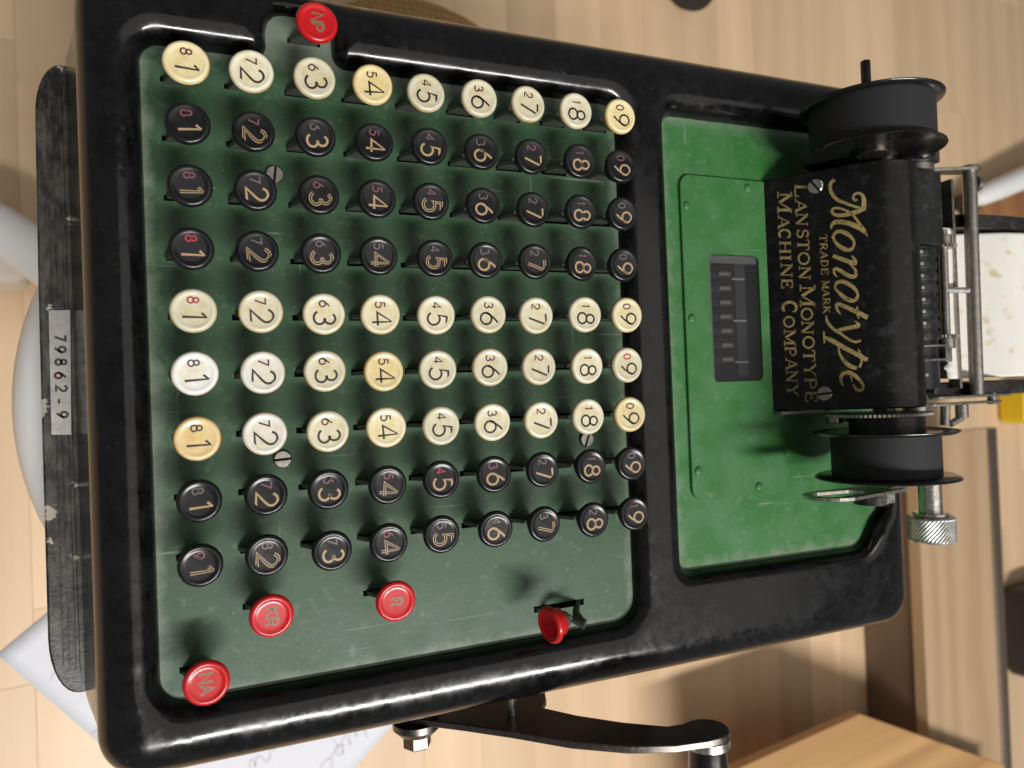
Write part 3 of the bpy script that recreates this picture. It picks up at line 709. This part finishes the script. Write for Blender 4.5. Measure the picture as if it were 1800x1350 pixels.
SER = {
 'M': [([(.12, 0), (.12, 1)], t_), ([(.12, 1), (.5, .12)], T_), ([(.5, .12), (.86, 1)], t_), ([(.86, 1), (.86, 0)], T_), SF(.12, .03), SF(.86, .03, .32), SF(.08, .97, .2), SF(.9, .97, .2)],
 'A': [([(.10, 0), (.5, 1)], t_), ([(.5, 1), (.88, 0)], T_), ([(.26, .33), (.72, .33)], t_), SF(.10, .03), SF(.88, .03, .3)],
 'C': [(arc(.54, .5, .40, .48, 50, 310, 20), T_), ([(.82, .98), (.82, .70)], t_)],
 'H': [([(.16, 0), (.16, 1)], T_), ([(.84, 0), (.84, 1)], T_), ([(.16, .5), (.84, .5)], t_), SF(.16, .03), SF(.16, .97), SF(.84, .03), SF(.84, .97)],
 'I': [([(.5, 0), (.5, 1)], T_ * 1.2), SF(.5, .03, .7), SF(.5, .97, .7)],
 'N': [([(.14, 0), (.14, 1)], t_), ([(.14, 1), (.86, 0)], T_), ([(.86, 0), (.86, 1)], t_), SF(.14, .03), SF(.10, .97, .22), SF(.86, .97)],
 'E': [([(.2, 0), (.2, 1)], T_), ([(.08, .03), (.86, .03)], t_), ([(.08, .97), (.82, .97)], t_), ([(.2, .52), (.62, .52)], t_), ([(.86, .0), (.86, .28)], t_), ([(.82, 1), (.82, .74)], t_), ([(.62, .40), (.62, .64)], t_)],
 'O': [(arc(.5, .5, .41, .45, 0, 360, 26), .15)],
 'P': [([(.2, 0), (.2, 1)], T_), ([(.2, .97), (.5, .97)] + arc(.5, .72, .33, .25, 90, -90, 10) + [(.2, .47)], .11), SF(.2, .03, .36), SF(.12, .97, .2)],
 'Y': [([(.5, 0), (.5, .46)], T_), ([(.5, .46), (.12, 1)], T_), ([(.5, .46), (.88, 1)], t_), SF(.5, .03, .36), SF(.12, .97), SF(.88, .97)],
 'L': [([(.2, 0), (.2, 1)], T_), ([(.06, .03), (.84, .03)], t_), SF(.2, .97, .34), ([(.84, 0), (.84, .3)], t_)],
 'S': [(arc(.5, .73, .27, .23, 40, 240, 12) + arc(.5, .27, .31, .25, 80, -140, 14), .14), ([(.76, .98), (.76, .74)], t_), ([(.2, .02), (.2, .28)], t_)],
 'T': [([(.5, 0), (.5, 1)], T_), ([(.08, .97), (.92, .97)], t_), SF(.5, .03, .36), ([(.08, 1), (.08, .72)], t_), ([(.92, 1), (.92, .72)], t_)],
 'R': [([(.2, 0), (.2, 1)], T_), ([(.2, .97), (.48, .97)] + arc(.48, .73, .3, .24, 90, -90, 10) + [(.2, .49)], .10), ([(.46, .49), (.9, .02)], T_), SF(.2, .03, .36)],
 'D': [([(.2, 0), (.2, 1)], T_), ([(.08, .97), (.4, .97)] + arc(.4, .5, .46, .47, 90, -90, 14) + [(.08, .03)], .11)],
 'K': [([(.2, 0), (.2, 1)], T_), ([(.2, .42), (.82, .97)], t_), ([(.40, .58), (.88, .02)], T_), SF(.2, .03, .36), SF(.2, .97, .36), SF(.86, .03, .24)]}
def row(chars):
    out = []
    for ch, y0, y1, x0, x1 in chars:
        for P, w in SER[ch]:
            # u along image y, v along image x
            pp = [(x0 + v_ * (x1 - x0), y0 + u_ * (y1 - y0)) for u_, v_ in P]; out.append((pp, w * (x1 - x0)))
    return out
def zr(oy, L): return [(c, oy + a * .1481, oy + b_ * .1481, 1355 + x0 * .1481, 1355 + x1 * .1481) for c, a, b_, x0, x1 in L]
MC = zr(315, [('M',155,400,80,248),('A',430,590,88,216),('C',580,718,98,230),('H',735,880,104,238),('I',893,975,110,241),('N',1000,1160,118,255),('E',1180,1308,126,260)]) + \
     zr(515, [('C',85,250,140,308),('O',268,415,150,282),('M',435,622,158,294),('P',632,765,168,300),('A',772,915,175,312),('N',922,1060,184,320),('Y',1080,1230,193,326)])
LM = zr(315, [('L',58,228,284,450),('A',236,400,290,426),('N',402,552,302,438),('S',578,715,312,448),('T',712,848,316,455),('O',862,1022,322,462),('N',1035,1188,334,470),('M',1262,1512,346,524)]) + \
     zr(515, [('O',172,330,358,498),('N',336,488,366,508),('O',508,666,378,518),('T',672,820,385,524),('Y',838,992,394,534),('P',1002,1150,402,544),('E',1160,1308,410,552)])
px_mesh('lettering', row(MC), 'gilt', cover); px_mesh('lettering', row(LM), 'gilt', cover)
TMs = []
yy = np.linspace(412, 553, 12); 
for i, ch in enumerate('TRADE MARK'):
    if ch == ' ': continue
    f0 = i if i < 5 else i - .45; y0 = 412 + f0 * 14.7; TMs.append((ch, y0, y0 + 13.6, 1441 + f0 * .72, 1453.6 + f0 * .72))
px_mesh('lettering', row(TMs), 'gilt', cover)
for x, y, a in ((1434, 328, 2.2), (1450, 692, 0.1)):
    q = cov(x, y, 0.0); screw(cover, q, 3.1, a, CN, mat='nickel' if y < 400 else 'dull_steel')

# ribbon spools
SX, SZ, SR = 259.5, 20.5, 27.2
def spool(y_in, y_out, bottom):
    e = bpy.data.objects.new('ribbon_spool', None)
    s = MB(); d = 1 if y_out > y_in else -1; L = abs(y_out - y_in)
    s.lathe([(23.9 if not bottom else 20.6, 0.4), (23.9 if not bottom else 20.6, L - 0.4)], (SX, y_in, SZ), (0, d, 0), 64)
    root = s.build('ribbon_spool', 'ribbon_black', MACHINE)
    for y in (y_in, y_out):
        f = MB(); f.lathe([(3, -.35), (SR - 1.2, -.35), (SR, 0.35), (SR + .1, .9), (SR - .4, 1.0), (SR - 1.4, .45), (3, .35)], (SX, y, SZ), (0, d if y == y_out else -d, 0), 72); f.build('flange', 'gloss_black', root, True, angle=50)
    return root
sp1 = spool(-10.5, 8.0, False); sp2 = spool(-126.5, -144.0, True)
s = MB(); s.cyl((SX, 8, SZ), (SX, 13, SZ), 6.0); s.cyl((SX - 1.5, 12, SZ), (SX - 1.5, 27, SZ), 1.9); s.build('spindle', 'satin_black', MACHINE)
s = MB(); s.cyl((SX + 8, -10, SZ - 3), (SX + 8, -14.8, SZ - 3), 7.0); s.cyl((SX - 4, -10.5, SZ + 4), (SX - 4, -13.5, SZ + 4), 6.5, m=1); s.build('spool_hub', ['satin_black', 'dark_steel'], MACHINE)
s = MB(); s.prism([(282, 2), (296, 0), (300, 12), (298, 22), (290, 26), (280, 18)], -4.0, -12.0, 0, 'xz', .4); s.cyl((292, -12, 14), (292, -15, 14), 8, m=1); s.build('ribbon_bracket', ['satin_black', 'dull_steel'], MACHINE)
# gear wheel, hub and lower fittings between cover and right-hand spool
s = MB(); s.lathe([(8, 0), (19, 0), (20.6, .2), (20.6, 1.3), (19, 1.5), (8, 1.5)], (262, -119.8, 16), (0, 1, 0), 150, 0, knurl=(2, 3, .55, False)); s.build('ratchet_wheel', 'dull_steel', MACHINE, True)
s = MB(); s.cyl((264, -119, 18), (264, -126.4, 18), 14.5); s.cyl((250, -119, 4), (250, -122.5, 4), 3.2, m=1); s.cyl((258, -119, 2), (258, -122.2, 2), 2.6, m=1)
s.build('spool_hub', ['satin_black', 'dull_steel'], MACHINE)
MB().box((233.5, -118.4, PZ + 1.8), (258, -117.0, PZ + 7)).build('brass_strip', 'dull_steel', MACHINE, False)
# lever under the right-hand spool
lv = [(SX - 30 + 30 * 0, 0)]
def capsule(x0, z0, x1, z1, r0, r1, n=12):
    a = math.atan2(z1 - z0, x1 - x0)
    return [(x1 + r1 * math.cos(a + t), z1 + r1 * math.sin(a + t)) for t in np.linspace(-math.pi / 2, math.pi / 2, n)] + [(x0 + r0 * math.cos(a + t), z0 + r0 * math.sin(a + t)) for t in np.linspace(math.pi / 2, 1.5 * math.pi, n)]
outer = np.array(capsule(231, 19, 262, 18, 11.0, 7.5)); hole = np.array(capsule(230, 19, 242, 19, 6.5, 5.0))
V2, F2 = cdt(np.zeros((0, 2)), [outer, hole]); cen = np.array([V2[list(f)].mean(0) for f in F2]); kp = inside(cen, outer) & ~inside(cen, hole)
s = MB(); ff = [f for f, k in zip(F2, kp) if k]
for y in (-149.5, -150.7): s.add([(x, y, z) for x, z in V2], ff)
for L in (outer, hole):
    n = len(L); s.add([(x, -149.5, z) for x, z in L] + [(x, -150.7, z) for x, z in L], [(i, (i + 1) % n, n + (i + 1) % n, n + i) for i in range(n)])
s.prism([(258, 12), (284, 14), (288, 18), (284, 22), (258, 24)], -148.4, -149.4, 0, 'xz'); lever = s.build('spool_lever', 'nickel', MACHINE, False)
s = MB(); s.lathe([(4.0, 0), (4.6, .4), (4.6, 4.6), (4.0, 5.0)], (260, -150.6, 18), (0, -1, 0), 6); s.build('hex_nut', 'nickel', lever, False)
s = MB(); s.lathe([(7, -.3), (7, 3)], (258, -156, 14), (0, 1, 0), 20); s.build('spindle', 'satin_black', MACHINE)

# platen, its shaft and knurled knob
PX, PZP = 292.5, 14.5
s = MB(); s.cyl((PX, -145, PZP), (PX, -165, PZP), 4.7); s.cyl((PX, -163.2, PZP), (PX, -164.6, PZP), 7.0); shaft = s.build('platen_shaft', 'nickel', MACHINE)
s = MB(); kp_ = [(6.5, 0), (8.9, .2), (9.5, .8)] + [(9.5, 1.4 + i * .90) for i in range(10)] + [(9.5, 10.4), (8.9, 11.1), (4, 11.4)]
s.lathe(kp_, (PX, -164.6, PZP), (0, -1, 0), 76, knurl=(3, 12, .34, True)); s.build('platen_knob', 'plate_metal', MACHINE, False)
s = MB(); s.cyl((287.5, -48.5, 10.5), (287.5, -109.5, 10.5), 12.0, 48); drum = s.build('print_drum', 'drum_blue_black', MACHINE)
for k in range(8):
    y = -51.4 - 5.05 * k
    if k == 7: y = -103.5
    s = MB(); s.box((279.5, y - .6, 18.5), (283.6, y + .6, 23.2)); s.build('type_tab', 'plate_metal', drum, False)
for k in range(8):
    y = -50.0 - 5.05 * k
    s = MB(); s.lathe([(10.5, -1.9), (12.5, -1.7), (12.9, -1.2), (12.9, 1.2), (12.5, 1.7), (10.5, 1.9)], (287.5, y - 1.4, 10.5), (0, 1, 0), 60, knurl=(2, 3, .5, False)); s.build('type_wheel', 'satin_black', drum)
for y in (-91.6, -97.6):
    s = MB(); s.lathe([(9, 0), (14.3, .1), (14.6, .5), (14.3, .9), (9, 1.0)], (288.5, y, 11), (0, 1, 0), 48); s.build('drum_ring', 'nickel' if y < -95 else 'dull_steel', drum)
s = MB(); s.prism([(277, 6), (299, 4), (299, 21), (296, 23.5), (277, 24.5)], -48.3, -16.6, 0, 'xz', .6); s.build('carriage_housing', 'satin_black', MACHINE)
s = MB(); s.prism([(298, -2), (304, -2), (304, 10), (298, 12)], -50, -30, 0, 'xz', .4); s.build('carriage_block', 'satin_black', MACHINE)
# feed rollers, rods, bail
s = MB(); s.cyl((304, -40, 17.5), (303, -98, 17.5), 1.75); s.build('feed_rod', 'dull_steel', MACHINE)
for y in (-47.6, -87.0):
    s = MB(); d = 1 if y > -60 else -1
    s.lathe([(4.0, -.7), (5.2, -.5), (5.2, .7), (4.0, .9)], (304 if d > 0 else 303.2, y, 17.5), (0, 1, 0), 44, knurl=(1, 2, .4, False))
    s.cyl((304 if d > 0 else 303.2, y + d * .8, 17.5), (304 if d > 0 else 303.2, y + d * 5.2, 17.5), 3.4); s.build('feed_roller', 'dull_steel', MACHINE)
s = MB(); s.cyl((323, -12.5, 17.5), (321.3, -113.0, 17.5), 2.9); s.build('bail_rod', 'dull_steel', MACHINE)
s = MB(); s.prism([(313.6, 10), (315.2, 10), (315.2, 15.4), (313.6, 15.4)], -16, -110, 0, 'xz', .3); s.build('paper_guide', 'dull_steel', MACHINE)
s = MB(); s.cyl((302.5, -66.6, 18), (317.5, -66.4, 18.5), 1.3); s.build('bail_pin', 'plate_metal', MACHINE)
s = MB(); s.prism(capsule(300, 9, 323, 17.5, 3.2, 4.6), -12.8, -11.4, 0, 'xz', .2); s.cyl((323, -11.4, 17.5), (323, -10.2, 17.5), 3.8); s.cyl((327, -17.5, 16.5), (329.6, -17.5, 16.5), 3.6); s.build('bail_arm', 'dull_steel', MACHINE)
s = MB(); s.prism(capsule(300, 14, 344, 15, 3.4, 2.6), -113.2, -114.3, 0, 'xz', .2); s.prism(capsule(296, 14, 337, 15, 3.0, 2.6), -116.2, -117.3, 0, 'xz', .2)
s.cyl((304, -117, 15), (303, -126, 15), 2.0); s.cyl((313, -117, 16), (313, -123, 16), 2.7); s.cyl((313, -123, 16), (306, -125.5, 15.5), 1.5); s.cyl((335, -112.5, 15), (335, -118, 15), 2.0)
s.cyl((289, -112, 12), (289, -121, 12), 5.2); s.build('bail_arm', 'dull_steel', MACHINE)
s = MB(); s.prism([(296, -10), (302, -10), (302, 14), (296, 16)], -104.5, -112, 0, 'xz', .4); s.build('carriage_block', 'dull_steel', MACHINE)
s = MB(); s.prism([(299, 16), (303, 16), (303, 20), (299, 20)], -90.8, -98, 0, 'xz', .3); s.build('carriage_block', 'dull_steel', MACHINE)
# paper roll on its holder
for y, th in ((-37.0, 2.0), (-107.5, 2.0)):
    s = MB(); s.prism([(300, -26), (330, -34), (390, -30), (402, -8), (392, 16), (350, 17), (326, 15.5), (305, 6)], y, y + (6.0 if y > -60 else -6.0), 0, 'xz', .3)
    s.build('roll_holder', 'satin_black', MACHINE)
def torn(y): return 305.8 + .9 * math.sin(y * .7) + .8 * math.sin(y * 1.9 + 1) + .5 * math.sin(y * 4.3)
ys = np.linspace(-38.4, -105.6, 60); V = []; F = []
ppf = [(0, 15.0), (3, 15.8), (6, 15.4), (9.5, 9.0), (14, 7), (22, 7), (36, 12.5), (44, 15.5), (54, 16.5), (66, 14.0), (80, 6.0), (90, -8)]
for y in ys:
    for x, z in ppf: V.append(((torn(y) if x == 0 else 306 + x), y, z + .25 * math.sin(y * .12 + x * .2)))
n = len(ppf)
for i in range(len(ys) - 1):
    for k in range(n - 1): F.append((i * n + k, i * n + k + 1, (i + 1) * n + k + 1, (i + 1) * n + k))
pap = mesh('paper_tape', V, F, 'old_paper', MACHINE, True, angle=70)
so = pap.modifiers.new('thickness', 'SOLIDIFY'); so.thickness = 0.0002
s = MB(); s.cyl((364, -38.6, -16), (364, -105.6, -16), 30.5, 64); s.build('paper_roll', 'old_paper', MACHINE)

# ------------------------------------------------------------------ crank on the right side
up_e = [(62, -52), (68, -46), (75.5, -41), (90, -27.5), (104, -13.5), (119, 3), (135, 15.5), (150, 22.5), (162, 25)]
lo_e = [(162, 9.8), (156, 8.8), (143.5, -1.5), (131, -15), (122, -28), (127, -34), (131, -44), (127, -56), (114, -66), (90, -70), (70, -66)]
aend = [(168 + 9.5 * math.cos(a), 16.5 + 9.5 * math.sin(a)) for a in np.linspace(1.7, -1.9, 12)]
aend = [(167.5 + 8.2 * math.cos(a), 17.0 + 8.2 * math.sin(a)) for a in np.linspace(1.7, -1.9, 12)]
s = MB(); s.prism(up_e + aend + lo_e, -229.5, -232.2, 0, 'xz', .35)
crank = s.build('crank_arm', 'dark_steel', MACHINE, True, angle=30); crank.data.materials[0] = MATS['crank_paint'] if 'crank_paint' in MATS else MATS['dark_steel']
s = MB(); s.lathe([(7.5, 0), (8.2, .5), (8.2, 3.2), (7.6, 3.8)], (167.5, -232.0, 17.0), (0, -1, 0), 40); s.build('boss', 'nickel', crank)
s = MB(); s.lathe([(6.2, 0), (6.8, .6), (7.6, 14), (7.8, 40), (7.0, 66), (5, 70)], (167.5, -235.8, 17.0), (0, -1, 0), 40); s.build('handle', 'black_cap', crank)
s = MB(); s.lathe([(9.5, 0), (9.5, 2.5), (7, 5), (6, 5.2)], (76, -232.2, -47), (0, -1, 0), 40); s.lathe([(5.3, 5.0), (5.6, 5.4), (5.6, 10), (5.2, 10.5)], (76, -232.2, -47), (0, -1, 0), 6, m=0); s.build('hex_nut', 'dark_steel', crank, True, angle=25)
s = MB(); s.lathe([(3.4, -3), (3.4, 0), (2.6, .3)], (108.5, -217, -26), (0, -1, 0), 24); s.cyl((108.5, -217, -26), (108.5, -229.6, -26), 1.7); s.build('stop_pin', 'nickel', MACHINE)
s = MB(); s.cyl((78, -214, -50), (78, -229.6, -50), 8); s.build('crank_shaft', 'dark_steel', MACHINE)

# ------------------------------------------------------------------ the room around it
def W(x, y, z): return (x, y, z + LIFT)
def tag(o, label=None, cat=None, kind=None, group=None):
    if label: o['label'] = label
    if cat: o['category'] = cat
    if kind: o['kind'] = kind
    if group: o['group'] = group
    return o
s = MB(); s.box((-1500, -2500, -30), (4500, 2500, -10)); floor = s.build('floor', 'pale_wood', None, False); tag(floor, kind='structure')
pw = MB(); pw.V = []; hx, hy = 32.1, 0.5
s = MB(); s.add([(-.5, -.5, -10), (.5, -.5, -10), (.5, .5, -10), (-.5, .5, -10), (-.5, -.5, -.15), (.5, -.5, -.15), (.5, .5, -.15), (-.5, .5, -.15)] +
                [(-.496, -.4992, 0), (.496, -.4992, 0), (.496, .4992, 0), (-.496, .4992, 0)],
                [(0, 1, 2, 3), (8, 9, 10, 11)] + [(i, (i + 1) % 4, 4 + (i + 1) % 4, 4 + i) for i in range(4)] + [(4 + i, 4 + (i + 1) % 4, 8 + (i + 1) % 4, 8 + i) for i in range(4)])
s.V = [(x * 1000, y * 1000, z) for x, y, z in s.V]
plank0 = s.build('plank', 'pale_wood', None, False); pme = plank0.data; bpy.data.objects.remove(plank0)
PWID = 64.2; x0 = uw(62, 1200, -LIFT)[0] - 6 * PWID
for i in range(34):
    xa = x0 + i * PWID; y = -1150 + rng.uniform(-300, 0)
    while y < 900:
        L = rng.choice([320, 410, 480, 560, 640]) * rng.uniform(.9, 1.1)
        o = bpy.data.objects.new('plank', pme); col.objects.link(o); o.parent = floor
        o.location = ((xa + PWID / 2) / 1000, (y + L / 2) / 1000, 0); o.scale = ((PWID - .12) / 1000, (L - .12) / 1000, 1)
        y += L
# sheet of paper with pencil handwriting on the floor (A4)
c0 = np.array([-92.0, -288.5]); e1 = np.array([.611, -.792]); e2 = np.array([.792, .611])
s = MB(); NU, NV = 24, 17; V = []
for i in range(NU + 1):
    for j in range(NV + 1):
        p = c0 + e1 * 297 * i / NU + e2 * 210 * j / NV; V.append((p[0], p[1], .9 + .35 * math.sin(i * .5) * math.sin(j * .45)))
s.add(V, [(i * (NV + 1) + j, (i + 1) * (NV + 1) + j, (i + 1) * (NV + 1) + j + 1, i * (NV + 1) + j + 1) for i in range(NU) for j in range(NV)])
sheet = s.build('paper_sheet', 'white_paper', None, True, angle=80); sheet.modifiers.new('thickness', 'SOLIDIFY').thickness = 0.00015
tag(sheet, 'white paper sheet with faint pencil handwriting lying on the wooden floor', 'paper')
def z7(P): return [(380 + a * .2, 1230 + b_ * .2) for a, b_ in P]
def z8(P): return [(a * .2222, 1050 + b_ * .2222) for a, b_ in P]
HW = [z7([(300,600),(295,550),(320,530),(342,560),(335,600)]), z7([(342,575),(362,505),(390,495),(440,545),(478,495),(470,440),(488,412),(512,445),(525,395),(555,362),(590,387),(620,352),(680,345)]),
      z7([(915,600),(960,540),(995,520),(1020,545),(1012,600)]), z7([(1000,522),(1030,470),(1065,408),(1110,400),(1115,460),(1078,490),(1050,455),(1078,420),(1025,345),(985,290)]),
      z7([(1112,470),(1105,380),(1130,310),(1150,340),(1182,392),(1170,310),(1200,262),(1236,320),(1222,250),(1270,232),(1308,290),(1337,332)]), z7([(1312,295),(1325,218)]),
      z8([(480,570),(430,600),(405,640),(400,670)]), z8([(725,1085),(770,1050)])]
for P in HW:
    C_ = catmull([uw(a, b_, -LIFT + 1.5)[:2] for a, b_ in P], 6); v_, f_ = ribbon(C_, 1.1)
    mesh('pencil_stroke', [(a, b_, 1.55) for a, b_ in v_], f_, 'pencil', sheet)
# white swivel stool carrying the machine
stool = bpy.data.objects.new('swivel_stool', None); col.objects.link(stool); stool.location = (.084, -.103, 0); tag(stool, 'white plastic swivel stool standing under the adding machine', 'stool')
s = MB(); ea, eb = 137.5, 130.0; V = []; prs = [(.05, 0), (.80, 0), (.90, -1.5), (.955, -5), (.985, -10), (1, -18), (.99, -28), (.95, -36), (.85, -42), (.3, -44)]
nn = 96
for fr, h in prs:
    for i in range(nn): a = 2 * math.pi * i / nn; V.append((ea * fr * math.cos(a), eb * fr * math.sin(a), LIFT + ZB + h))
F = [(k * nn + i, k * nn + (i + 1) % nn, (k + 1) * nn + (i + 1) % nn, (k + 1) * nn + i) for k in range(len(prs) - 1) for i in range(nn)] + [tuple(range(nn)), tuple((len(prs) - 1) * nn + i for i in range(nn))]
s.add(V, F); s.build('seat', 'white_plastic', stool, True, angle=60)
s = MB(); s.cyl((0, 0, 60), (0, 0, LIFT + ZB - 40), 24, 32); s.build('column', 'white_plastic', stool)
for ang in (142, 245, 330, 50):
    a = math.radians(ang); d = np.array([math.cos(a), math.sin(a), 0])
    s = MB(); s.tube([d * 15 + [0, 0, 92], d * 80 + [0, 0, 90], d * 150 + [0, 0, 82], d * 205 + [0, 0, 70], d * 232 + [0, 0, 60], d * 240 + [0, 0, 54]], [24, 22, 19, 17, 14, 6], 20); s.build('base_arm', 'white_plastic', stool)
    q = d * 214
    s = MB(); s.prism(rounded([(q[0] - 22, q[1] - 40), (q[0] + 22, q[1] - 40), (q[0] + 22, q[1] + 8), (q[0] - 22, q[1] + 8)], 9), 1.0, 56, 0, 'xy', 4); s.build('caster', 'cream_plastic', stool)
# burlap cushion behind the machine's left side
bp = [uw(x, y, -LIFT + 30)[:2] for x, y in ((747, 0), (800, 20), (862, 60))]
A_ = np.array([[2 * p[0], 2 * p[1], 1] for p in bp]); sol = np.linalg.solve(A_, [p[0] ** 2 + p[1] ** 2 for p in bp])
bc = sol[:2]; br = math.sqrt(sol[2] + bc @ bc)
if not 90 < br < 260:
    br = 150.0; m_ = bp[1]; t = bp[2] - bp[0]; t /= np.linalg.norm(t); nrm = np.array([t[1], -t[0]]); nrm *= np.sign(nrm @ (np.array([120.0, 60.0]) - m_)); bc = m_ + nrm * br
s = MB(); s.lathe([(br * .6, 0), (br * .93, 3), (br, 18), (br * .985, 32), (br * .94, 42), (br * .8, 49), (br * .4, 54), (1, 55)], (bc[0], bc[1], 0), (0, 0, 1), 72)
tag(s.build('burlap_cushion', 'burlap', None, True, angle=60), 'round coarse brown burlap cushion on the floor beside the black machine', 'cushion')
# bench with metal edge, wooden crate and odds and ends in the far corner
bench = bpy.data.objects.new('low_bench', None); col.objects.link(bench); bench.location = (1.03, -.6, 0); tag(bench, 'low wooden bench with a worn metal edge strip behind the machine', 'bench')
def bl(x, y, z): return (x - 1030, y + 600, z)
zt = LIFT - 357.0
s = MB(); s.box(bl(948, -1300, 0.3), bl(964, -190, zt - 16)); s.build('side_panel', 'shaded_wood', bench, False)  # riser facing the machine, its shade painted in as darker wood
s = MB(); s.box(bl(1100, -1300, 0.3), bl(1116, -190, zt - 16)); s.build('side_panel', 'bench_wood', bench, False)
s = MB(); s.box(bl(944, -1305, zt - 16), bl(1121, -185, zt)); s.build('top_board', 'bench_wood', bench, False)
s = MB(); s.prism([(x - 1030, z) for x, z in ((1121.3, zt - 18), (1147, zt - 18), (1148, zt - 1), (1143, zt + 3), (1126, zt + 3), (1121.3, zt + 1))], -705, 415, 0, 'xz', .6); s.build('metal_edge', 'brown_steel', bench)
zc = -320.0
ap = uw(1512, 1255, zc)[:2]; lf = uw(1290, 1354, zc)[:2]; rt = uw(1765, 1345, zc)[:2]
table = bpy.data.objects.new('low_table', None); col.objects.link(table); table.location = (ap[0] / 1000, (ap[1] - 150) / 1000, 0); tag(table, 'low plywood table with a pale angled top in front of the bench', 'table')
pl = np.array([lf, (lf[0] + 40, -900), (rt[0], -900), rt, ap]); c_ = np.array([ap[0], ap[1] - 150])
s = MB(); s.prism(pl - c_, LIFT + zc - 12, LIFT + zc, 0, 'xy', .8); s.build('table_top', 'box_wood', table, False)
for lx, ly in ((lf[0] + 130, -820), (rt[0] - 120, -840), (ap[0] + 60, -700)):
    s = MB(); s.prism(rounded([(lx - 18 - c_[0], ly - 18 - c_[1]), (lx + 18 - c_[0], ly - 18 - c_[1]), (lx + 18 - c_[0], ly + 18 - c_[1]), (lx - 18 - c_[0], ly + 18 - c_[1])], 4), 0.3, LIFT + zc - 12.2, 0, 'xy', .8); s.build('leg', 'box_wood', table, False)
# second white chair leg, black caster, yellow tub, black case, brown block
al = uw(1712, 350, -LIFT + 40); ar_ = uw(1850, 292, -LIFT + 60)
s = MB(); d_ = ar_ - al; s.tube([al + d_ * t + [0, 0, LIFT] for t in (0, .06, .3, .7, 1.0, 1.6)], [8, 15, 18, 19, 20, 22], 18)
o = s.build('chair_base', 'white_plastic'); tag(o, 'white tubular chair base arm on the floor behind the ribbon spool', 'chair base')
s = MB(); s.cyl((al[0] + 22, al[1] - 9, 20), (al[0] + 22, al[1] + 13, 20), 19.5, 28); s.build('caster', 'black_rubber', o)
cc_ = uw(1212, -22, -LIFT + 28)
s = MB(); s.lathe([(16, -9), (26, -9), (30, -6), (31, 0), (30, 6), (26, 9), (16, 9)], (cc_[0], cc_[1], 31.0), (.25, .35, .0), 40)
o = s.build('caster_wheel', 'black_rubber'); tag(o, 'black rubber caster wheel alone on the pale wooden floor', 'wheel')
s = MB(); s.lathe([(6, -10), (9, -9), (9, 9), (6, 10)], (cc_[0], cc_[1], 31.0), (.25, .35, .0), 20); s.build('hub', 'dull_steel', o)
yq = uw(1776, 745, -LIFT + 20)
s = MB(); s.prism(rounded([(yq[0], yq[1]), (yq[0] + 90, yq[1]), (yq[0] + 90, yq[1] + 60), (yq[0], yq[1] + 60)], 12), 0.3, 46, 0, 'xy', 5); s.prism(rounded([(yq[0] + 10, yq[1] + 10), (yq[0] + 80, yq[1] + 10), (yq[0] + 80, yq[1] + 50), (yq[0] + 10, yq[1] + 50)], 10), 45.8, 54, 0, 'xy', 3)
tag(s.build('plastic_tub', 'yellow_plastic'), 'small bright yellow plastic tub on the floor behind the paper roll', 'tub')
kq = uw(1806, 1200, -LIFT + 40)
s = MB(); s.prism(rounded([(kq[0], kq[1]), (kq[0] + 220, kq[1]), (kq[0] + 220, kq[1] + 150), (kq[0], kq[1] + 150)], 25), 0.3, 70, 0, 'xy', 10); o = s.build('carrying_case', 'black_rubber'); tag(o, 'black case on the floor beyond the metal edged bench', 'case')
s = MB(); s.tube([(kq[0] + 20, kq[1] + 60, 66), (kq[0] + 20, kq[1] + 60, 84), (kq[0] + 20, kq[1] + 110, 84), (kq[0] + 20, kq[1] + 110, 66)], 5, 10); s.build('handle', 'black_rubber', o)
q1 = uw(1700, 384, -LIFT + 18)[:2]; q2 = uw(1800, 384, -LIFT + 18)[:2]; q3 = uw(1812, 322, -LIFT + 18)[:2]; q4 = uw(1716, 352, -LIFT + 18)[:2]
s = MB(); s.prism(np.array([q1, q2, q2 + [300, 40], q3 + [300, 0], q3, q4]), 0.3, 18, 0, 'xy', 2); o = s.build('wooden_board', 'brown_wood', None, False); tag(o, 'brown wooden board on the floor under the white chair arm', 'board')
